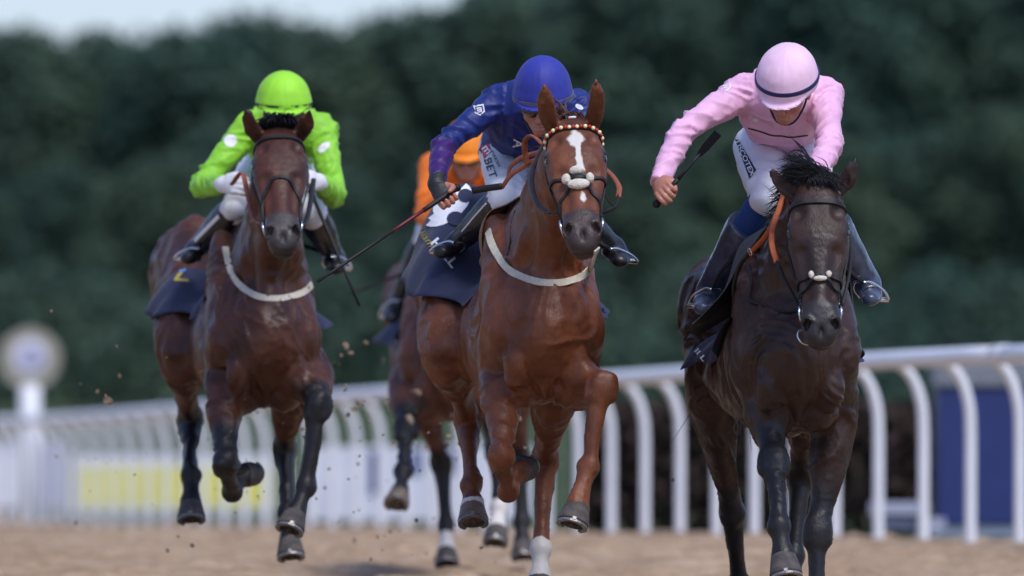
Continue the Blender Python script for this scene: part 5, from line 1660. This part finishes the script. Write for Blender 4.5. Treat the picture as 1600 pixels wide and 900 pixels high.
sc_dark = cloth(H, 'saddle_cloth', .66, 1.22, -106, 104, .014, (.16, .22), H.root, M['navy'], 22, 52, .010, seed=1)
# girth and striped surcingle end
M['stripe_red'] = M['red_print']

# ---------------------------------------------------------------- chestnut horse
H = HORSES['chestnut']
br = link('bridle', mesh_py('bridle', *tube_mesh([H.T(-.02, -.012, -.10), H.T(.02, -.012, -.10)], .006, 6)), H.root, [M['leather_brown']])
bb = head_strap(H, 'browband', lambda p: .068, ph(-88, 88), .018, br, M['leather_black'], .004)
M['bead_red'] = mat('red bead', (0.5, 0.01, 0.015), 0.3); M['bead_pale'] = mat('pale yellow bead', (0.85, 0.78, 0.35), 0.3)
for i, p in enumerate(ph(-82, 82, 23)):
    q = trace(H, H.T(0, .068, -.085), H.u * math.sin(p) + H.n * math.cos(p), .22, .009)
    uvsphere('bead', q, .0072 if i % 2 else .0082, bb, M['bead_red'] if i % 2 else M['bead_pale'], None, 8, 6)
for sg in (-1, 1):
    cheek(H, sg, .02, .46, 98, 86, .014, br, M['leather_black'])
    head_strap(H, 'grackle_strap', lambda p: .335 - .06 * (abs(p) / 1.9), [math.radians(sg * x) for x in np.linspace(2, 105, 24)], .013, br, M['leather_black'], .004)
    head_strap(H, 'grackle_strap', lambda p: .335 + .15 * (abs(p) / 1.9), [math.radians(sg * x) for x in np.linspace(2, 105, 24)], .013, br, M['leather_black'], .004)
for i, (x, y, a, b) in enumerate(((0, .306, .030, .016), (-.043, .338, .017, .022), (.044, .338, .015, .020), (0, .372, .042, .021))):
    c = trace(H, H.T(x, y, -.085), H.n, .2, .010)
    fleece('sheepskin_pad', c, (a, b, .018), br, [H.u, H.w, H.n], i)
c = trace(H, H.T(0, .338, -.085), H.n, .2, .012)
uvsphere('leather_boss', c, (.028, .017, .010), br, M['leather_black'], [H.u, H.w, H.n], 14, 8)
bit = bit_and_reins(H, br, None, .036)
# tan rubber reins, looped over the withers
R = H.root
rein('rein', [(785, 292, 30.95), (800, 272, 30.9), (822, 258, 30.84), (846, 246, 30.7)], .0115, M['rubber_rein'], .45, R)
rein('rein', [(794, 278, 30.96), (797, 262, 30.95), (812, 248, 30.9), (836, 240, 30.8), (850, 238, 30.7)], .0105, M['rubber_rein'], .45, R)
rein('rein', [(824, 258, 30.80), (820, 236, 30.78), (821, 219, 30.74), (829, 212, 30.7), (838, 216, 30.64), (848, 226, 30.55)], .0112, M['rubber_rein'], .45, R, (1, 0, 0))
rein('rein', [(738, 298, 31.0), (762, 294, 30.98), (784, 291, 30.95)], .013, M['leather_black'], .6, R)
rein('rein', [(850, 226, 30.5), (839, 248, 30.4), (832, 285, 30.25), (842, 318, 30.1), (862, 332, 30.0), (880, 333, 29.95)], .006, M['leather_black'], .5, R, (1, 0, 0))
rein('rein', [(832, 258, 30.5), (830, 290, 30.35), (840, 322, 30.15), (858, 333, 30.05)], .009, M['leather_brown'], .5, R, (1, 0, 0))
rein('rein', [(946, 264, 30.5), (958, 276, 30.4), (967, 292, 30.3), (966, 308, 30.2)], .0112, M['rubber_rein'], .45, R, (1, 0, 0))
rein('rein', [(966, 306, 30.2), (962, 322, 30.1), (948, 330, 30.0), (934, 334, 29.95)], .0075, M['leather_black'], .5, R)
rein('rein', [(944, 300, 30.3), (952, 316, 30.2), (962, 324, 30.12)], .004, M['leather_black'], .6, R)
bg = strap_px('breast_girth', H.bvh, [(764, 362), (770, 384), (782, 406), (808, 430), (846, 442), (886, 441), (914, 427), (928, 404), (931, 388)], .030, .004, R, M['web'], off=.005)
strap_px('neck_strap', H.bvh, [(806, 330), (800, 356), (798, 382), (792, 406)], .008, .003, R, M['leather_black'], off=.004)
pad = cloth(H, 'chamois', .56, .98, -50, 50, .020, (.0, .0), R, M['tan_pad'], 16, 40, .006, seed=4)
sc_ch = cloth(H, 'saddle_cloth', .78, 1.48, -86, 92, .014, (.20, .34), R, M['navy'], 26, 56, .010, seed=3, lift=.13)

# ---------------------------------------------------------------- bay horse
H = HORSES['bay']
br = link('bridle', mesh_py('bridle', *tube_mesh([H.T(-.02, -.012, -.10), H.T(.02, -.012, -.10)], .006, 6)), H.root, [M['leather_black']])
head_strap(H, 'browband', lambda p: .075 , ph(-88, 88), .018, br, M['leather_black'], .005)
for sg in (-1, 1):
    cheek(H, sg, .02, .46, 98, 86, .015, br, M['leather_black'])
head_strap(H, 'noseband', lambda p: .30 + .17 * min(1, (abs(p) / 1.35)) ** 2.2, ph(-100, 100), .016, br, M['leather_black'], .005)
bit = bit_and_reins(H, br, None, .036)
R = H.root
rein('rein', [(362, 288, 33.5), (378, 270, 33.3), (386, 300, 33.1), (396, 340, 32.9), (410, 350, 32.75)], .011, M['rubber_rein'], .5, R, (1, 0, 0))
rein('rein', [(490, 280, 33.5), (486, 310, 33.2), (480, 340, 32.9), (474, 352, 32.75)], .011, M['leather_black'], .5, R, (1, 0, 0))
strap_px('breast_girth', H.bvh, [(352, 388), (356, 408), (366, 432), (384, 454), (412, 466), (446, 466), (474, 456), (490, 438), (497, 420)], .029, .004, R, M['web'], off=.005)
sc_bay = cloth(H, 'saddle_cloth', .66, 1.18, -88, 96, .014, (.05, .22), R, M['navy'], 26, 56, .010, seed=5)
cloth(H, 'saddle_pad', .74, 1.08, -46, 46, .024, (.0, .0), R, M['black_pad'], 14, 36, .003, seed=6)

# ---------------------------------------------------------------- rear horse
H = HORSES['rear']
R = H.root
br = link('bridle', mesh_py('bridle', *tube_mesh([H.T(-.02, -.012, -.10), H.T(.02, -.012, -.10)], .006, 6)), R, [M['leather_black']])
head_strap(H, 'noseband', lambda p: .37, ph(-100, 100, 24), .018, br, M['leather_black'])
cloth(H, 'saddle_cloth', .72, 1.40, -92, 92, .016, (.16, .16), R, M['navy'], 16, 36, .010, seed=7)

# ---------------------------------------------------------------- manes, forelocks, tails
def hair(H, name, m, roots_fn, n, r, seed):
    rr = np.random.default_rng(seed)
    return strands(name, [roots_fn(rr) for _ in range(n)], H.root, m, r)
H = HORSES['dark']
def fl_dark(rr):
    x = rr.uniform(-.032, .062); w = rr.uniform(-.015, .05)
    root = trace(H, H.T(x, w, -.085), unit(H.n * .75 - H.w * .65), .2, -.004)
    k = rr.uniform()
    if k < .55:         # streaming to the viewer's left over the poll
        l = rr.uniform(.06, .15)
        tip = root + np.array([-l, rr.normal(.02, .02), rr.normal(.012, .022)])
        mid = root * .55 + tip * .45 + np.array([0, -.01, rr.uniform(.004, .022)])
    elif k < .62:       # loose wisps lifted by the wind
        l = rr.uniform(.08, .15)
        tip = root + np.array([-l * rr.uniform(.5, .9), rr.normal(0, .02), l * rr.uniform(.35, .7)])
        mid = root * .5 + tip * .5 + np.array([rr.uniform(.0, .02), -.01, rr.uniform(.0, .02)])
    else:               # falling forward over the brow
        tip = root + H.u * rr.normal(.012, .03) + H.w * rr.uniform(.02, .07) + H.n * rr.uniform(.004, .014)
        mid = root * .5 + tip * .5 + H.n * .016 + np.array([0, 0, .014])
    return ([root, mid, tip], rr.uniform(.5, 1.3))
hair(H, 'forelock', M['black_hair'], fl_dark, 900, .0024, 1)
def mane_fn(H, side_sign, l, spread):
    nk = [np.array(q) for q in H.S['neck']]; hn = H.S.get('neck_h', (.27, .215, .165, .12))
    def fn(rr):
        t = rr.uniform(0, 2.999); i = int(t); f = t - i
        c = nk[i] * (1 - f) + nk[i + 1] * f
        a = unit(nk[i + 1] - nk[i]); up = unit(np.cross(np.cross(a, [0, 0, 1.0]), a)); up = up if up[2] > 0 else -up
        root = trace(H, c, up, .5, -.004) + H.side * rr.normal(0, .008)
        tip = root + H.side * side_sign * rr.uniform(.05, .13) * spread + np.array([0, rr.normal(.06, .03), rr.normal(-.02, .05)]) * l / .12
        mid = root * .5 + tip * .5 + up * rr.uniform(.015, .05)
        return ([root, mid, tip], rr.uniform(.6, 1.4))
    return fn
hair(H, 'mane', M['black_hair'], mane_fn(H, -1, .14, 1.0), 360, .0032, 2)
H = HORSES['bay']
def fl_bay(rr):
    x = rr.normal(0, .030); root = trace(H, H.T(x, rr.uniform(-.01, .03), -.085), unit(H.n * .7 - H.w * .7), .2, -.004)
    tip = root + H.u * (x * .5 + rr.normal(0, .018)) + np.array([0, rr.normal(-.02, .02), rr.uniform(.015, .055)]) + H.w * rr.uniform(-.01, .05) * .5
    return ([root, root * .5 + tip * .5 + H.n * .012 + np.array([0, 0, .018]), tip], rr.uniform(.8, 1.5))
hair(H, 'forelock', M['black_hair'], fl_bay, 420, .004, 3)
hair(H, 'mane', M['black_hair'], mane_fn(H, 1, .12, .8), 240, .004, 4)
H = HORSES['chestnut']
def fl_ch(rr):
    x = rr.normal(.002, .020); root = trace(H, H.T(x, rr.uniform(-.02, .02), -.085), unit(H.n * .6 - H.w * .8), .2, -.004)
    tip = root + H.u * rr.normal(0, .016) + H.n * rr.uniform(.0, .03) + H.w * rr.uniform(-.01, .03)
    return ([root, root * .5 + tip * .5 + np.array([0, 0, .014]), tip], rr.uniform(.8, 1.4))
hair(H, 'forelock', M['chestnut_hair'], fl_ch, 220, .0038, 5)
tube('forelock_band', [H.T(-.012, .012, .022), H.T(0, .018, .028), H.T(.012, .012, .022)], .0045, H.root, M['white_print'], 6)
hair(H, 'mane', M['chestnut_hair'], mane_fn(H, -1, .10, .6), 220, .0035, 6)
for k, m, sd in (('dark', 'black_hair', 11), ('chestnut', 'chestnut_hair', 12), ('bay', 'black_hair', 13), ('rear', 'black_hair', 14)):
    H = HORSES[k]
    def tail_fn(rr, H=H):
        root = H.C(2.06, rr.normal(0, .015), .58) + np.array([0, 0, rr.normal(0, .02)])
        a = root + H.ax * rr.uniform(.12, .2) + H.side * rr.normal(0, .03) + np.array([0, 0, .02])
        b = a + H.ax * rr.uniform(.14, .24) + H.side * rr.normal(0, .05) - np.array([0, 0, rr.uniform(.12, .22)])
        c = b + H.ax * rr.uniform(.05, .25) + H.side * rr.normal(0, .07) - np.array([0, 0, rr.uniform(.2, .34)])
        return ([root, a, b, c], rr.uniform(.8, 1.6))
    hair(H, 'tail', M[m], tail_fn, 160, .006, sd)

# ---------------------------------------------------------------- prints on cloths and clothes, whips
def irons(J, H):
    for s_ in ('left', 'right'):
        an, to, kn = J.P['ank_' + s_], J.P['toe_' + s_], J.P['knee_' + s_]
        ft = unit(to - an); dd = unit(an - kn)
        c = an + ft * .065 + dd * .035
        sd = J.side if s_ == 'right' else -J.side
        st = link('stirrup', mesh_py('stirrup', *tube_mesh([c - J.side * .056 + dd * .022, c + J.side * .056 + dd * .022], .010, 8, .6)), H.root, [M['steel']])
        top = c - dd * .085 + ft * .02
        for k in (-1, 1):
            tube('iron', [c + J.side * .056 * k + dd * .022, c + J.side * .058 * k - dd * .03, c + J.side * .030 * k - dd * .075, top], .0055, st, M['steel'], 6)
        hipo = H.C(.86, (-.14 if s_ == 'left' else .14), .72)
        tube('stirrup_leather', [top, top * .5 + hipo * .5 + sd * .02, hipo], .009, st, M['leather_black'], 6, .35)
irons(JOCKEYS['pink'], HORSES['dark']); irons(JOCKEYS['blue'], HORSES['chestnut']); irons(JOCKEYS['green'], HORSES['bay']); irons(JOCKEYS['orange'], HORSES['rear'])

bv = bvh_of(sc_ch)
blob('number_roundel', bv, (697, 320), 46, 26, math.radians(-38), sc_ch, M['white_print'], .003)
blob('number_eye', bv, (727, 307), 11.5, 10.5, 0, sc_ch, M['navy'], .006)
blob('number_eye', bv, (712, 343), 13, 11, 0, sc_ch, M['navy'], .006)
print_text('lettering', bv, 'William', (640, 346), (673, 388), 11, sc_ch, M['gold_print'], shear=.25, off=.004)
print_text('lettering', bv, 'HILL', (673, 381), (706, 421), 15, sc_ch, M['white_print'], True, off=.004)
bv = bvh_of(sc_bay)
print_text('lettering', bv, 'W', (258, 420), (282, 452), 18, sc_bay, M['gold_print'], True, shear=.2, off=.004)
blob('printed_mark', bv, (287, 413), 8, 14, .4, sc_bay, M['blue_print'], .004)
blob('printed_mark', bv, (283, 404), 5, 7, .4, sc_bay, M['white_print'], .006)
bv = bvh_of(sc_dark)
print_text('lettering', bv, 'HILL', (1077, 540), (1100, 566), 8, sc_dark, M['white_print'], True, off=.004)
for i, m in enumerate(('blue_print', 'white_print', 'red_print', 'white_print', 'blue_print')):
    patch('striped_edge', bv, [(1131 + i * 2.6, 553 + i * .3), (1133.4 + i * 2.6, 553 + i * .3), (1135.4 + i * 2.4, 566), (1133 + i * 2.4, 566)], sc_dark, M[m], .004, 2)

J = JOCKEYS['blue']; sh = J.obj['silk_shirt']; bv = bvh_of(sh)
emblem('sleeve_badge', bv, (749, 172), 8.0, math.radians(-10), sh, M['white_print'])
print_text('chest_letter', bv, 'A', (803, 216), (801, 230), 16, sh, M['white_print'], True)
blob('collar_badge', bv, (800, 117), 5, 3, -.3, sh, M['white_print'])
blob('shoulder_badge', bv, (905, 167), 7, 3.5, .5, sh, M['white_print'])
bre = J.obj['breeches']; bv = bvh_of(bre)
patch('thigh_badge', bv, [(752, 229), (763, 221), (768, 234), (757, 249)], bre, M['red_print'], .003)
print_text('lettering', bv, 'm', (754, 233), (762, 243), 9, bre, M['white_print'], True, off=.005)
print_text('lettering', bv, 'BET', (757, 250), (767, 280), 11, bre, M['dark_print'], off=.004)
print_text('lettering', bv, 'MARSH', (767, 238), (778, 262), 5, bre, M['dark_print'], off=.004)
J = JOCKEYS['pink']; sh = J.obj['silk_shirt']; bv = bvh_of(sh)
emblem('sleeve_badge', bv, (1134, 134), 8.0, math.radians(-12), sh, M['white_print'])
blob('chest_badge', bv, (1182, 187), 5, 3, 0, sh, M['white_print'])
bre = J.obj['breeches']; bv = bvh_of(bre)
patch('thigh_panel', bv, [(1149, 217), (1155, 219), (1182, 266), (1172, 280)], bre, M['dark_print'], .003, 8)
print_text('lettering', bv, 'LISCOTEX', (1150, 223), (1175, 277), 7.5, bre, M['white_print'], True, off=.005)
strap_px('hem_piping', bvh_of(sh), [(1170, 200), (1188, 205), (1206, 211), (1222, 212), (1236, 214), (1262, 211)], .0045, .002, sh, M['dark_print'], off=.002)
J = JOCKEYS['green']
strap_px('boot_stripe', bvh_of(J.obj['boot_left']), [(342, 338), (324, 356), (305, 376)], .018, .002, J.obj['boot_left'], M['white_print'], off=.002)
strap_px('boot_stripe', bvh_of(JOCKEYS['blue'].obj['boot_left']), [(760, 318), (742, 338), (722, 362)], .006, .002, JOCKEYS['blue'].obj['boot_left'], M['white_print'], off=.002)
sh = J.obj['silk_shirt']; bv = bvh_of(sh)
blob('sleeve_badge', bv, (360, 220), 10, 10, 0, sh, M['white_print']); blob('sleeve_badge', bv, (506, 230), 11, 6, -.7, sh, M['white_print'])

M['whip_flap'] = mat('matt black flap', (0.006, 0.006, 0.007), 0.85, spec=.1)
def whip(label, a, g, b, dirs, r, red=False, flap=True):
    a, b = np.array(a), np.array(b)
    t = empty('riding_whip', a); tag(t, label, 'whip', 'riding whips')
    L = np.linalg.norm(b - a); d = unit(b - a)
    tube('handle', [a, a + d * L * g * .5, a + d * L * g], (r * 1.25, r, r * .95), t, M['leather_black'], 10, 1.0, 3)
    uvsphere('knob', a - d * .004, r * 1.5, t, M['leather_black'], None, 12, 8)
    e = 1 - (.30 if flap else .0)
    if red:
        tube('binding', [a + d * L * g, a + d * L * (g + .22)], (r * .72, r * .62), t, M['whip_red'], 8, 1.0, 3)
        tube('shaft', [a + d * L * (g + .22), b], (r * .66, r * .62), t, M['leather_black'], 8, 1.0, 3)
    else:
        tube('shaft', [a + d * L * g, a + d * L * e], (r * .7, r * .5), t, M['leather_black'], 8, 1.0, 3)
    if flap:
        sd = unit(np.cross(d, dirs))
        V = []; 
        for tt, w in ((e - .03, .006), (e, .011), (e + .1, .016), (1.0, .017)):
            p = a + d * L * tt
            V += [p - sd * w - dirs * .004, p + sd * w - dirs * .004, p + sd * w + dirs * .004, p - sd * w + dirs * .004]
        F = [(0, 1, 2, 3)[::-1], (12, 13, 14, 15)]
        for i in range(3):
            for j in range(4): F.append((i * 4 + j, i * 4 + (j + 1) % 4, i * 4 + 4 + (j + 1) % 4, i * 4 + 4 + j))
        link('flap', mesh_py('flap', V, F), t, [M['whip_flap']], smooth=False)
    return t
vw = np.array([0, 1.0, 0])
J = JOCKEYS['pink']; gp = J.grips['left']; dv = unit(W(1108, 214, 30.4) - W(1018, 318, 30.36))
whip('black padded whip raised in the pink jockey\'s bare hand', gp - dv * .055, .34, gp + dv * .30, vw, .0105)
J = JOCKEYS['blue']; gp = J.grips['left']; dv = unit(W(495, 440, 30.75) - W(704, 306, 31.1))
whip('long black and dark red whip in the blue jockey\'s hand', gp - dv * .06, .24, W(496, 440, 30.75), vw, .0105, True, False)
J = JOCKEYS['green']; gp = J.grips['right']
whip('dark whip hanging beside the bay horse\'s neck', gp + np.array([0, 0, .05]), .2, W(562, 478, 33.5), vw, .012, False, False)
whip('blurred dark whip left of the rear horse', W(648, 421, 38.5), .2, W(548, 458, 38.0), vw, .014, False, False)

# ================================================================== SAND FLUNG UP BY THE HOOVES
M['clod'] = mat('damp sand clod', (0.26, 0.18, 0.115), 0.95, nscale=60, col2=(0.44, 0.33, 0.225), bump=0.6, bscale=180)
M['clod_dark'] = mat('dark clod', (0.055, 0.04, 0.03), 0.95, noise=0.4, nscale=60, bump=0.6, bscale=180)
def clod_mesh(seed, m):
    r = np.random.default_rng(seed); bm = bmesh.new(); bmesh.ops.create_icosphere(bm, subdivisions=2, radius=1.0)
    st = r.uniform(.55, 1.3, 3)
    for v in bm.verts:
        c = np.array(v.co); k = 1 + .38 * vnoise((c * 1.7 + seed * 3)[None])[0] + .16 * vnoise((c * 4 + seed)[None])[0]
        v.co = Vector(c * k * st)
    me = bpy.data.meshes.new('clod'); bm.to_mesh(me); bm.free(); me.materials.append(m); return me
cl = [clod_mesh(i, M['clod'] if i < 5 else M['clod_dark']) for i in range(8)]
spots = [(540, 540, 35.5, 9), (548, 552, 35.6, 6), (533, 556, 35.4, 5), (572, 536, 36, 5), (170, 628, 35, 9), (152, 612, 35, 4), (126, 600, 35, 3), (187, 588, 35, 4), (80, 486, 34, 3), (182, 541, 34, 3),
         (640, 655, 37.4, 13), (652, 612, 37, 7), (560, 628, 36, 5), (552, 640, 36, 6), (545, 648, 36, 4), (668, 700, 36.5, 5), (610, 830, 36, 6), (590, 838, 35.5, 5), (656, 616, 37, 5), (1052, 750, 31.5, 4), (300, 852, 35, 5), (278, 838, 35, 4), (262, 860, 35, 4), (540, 610, 35, 4), (553, 800, 34, 4), (800, 690, 33.5, 6), (812, 655, 33.8, 7), (835, 640, 34, 8), (790, 640, 34, 6), (820, 700, 33.6, 5), (770, 640, 34, 5)]
rr = random.Random(5)
for i in range(150):
    if i < 95: spots.append((rr.gauss(640, 95), rr.uniform(560, 880), rr.uniform(33, 38), rr.choice((1.6, 2, 2.5, 3, 4))))
    else: spots.append((rr.uniform(90, 520), rr.triangular(430, 890, 800), rr.uniform(33, 37), rr.choice((1.4, 1.8, 2.3, 3))))
for i, (px, py, d, s_) in enumerate(spots):
    p = W(px, py, d)
    if p[2] < .02: p[2] = .02
    o = bpy.data.objects.new('sand_clod', cl[rr.choice((0, 1, 2, 3, 4, 0, 1, 2, 3, 5))] if s_ < 7 else cl[i % 5]); COL.objects.link(o); o.location = p
    k = .7 * s_ * d / FOC; o.scale = (k, k, k); o.rotation_euler = (rr.uniform(0, 6), rr.uniform(0, 6), rr.uniform(0, 6))
    tag(o, 'crumb of brown sand flung up in the air by galloping hooves', 'sand clod', 'sand thrown up behind the horses')
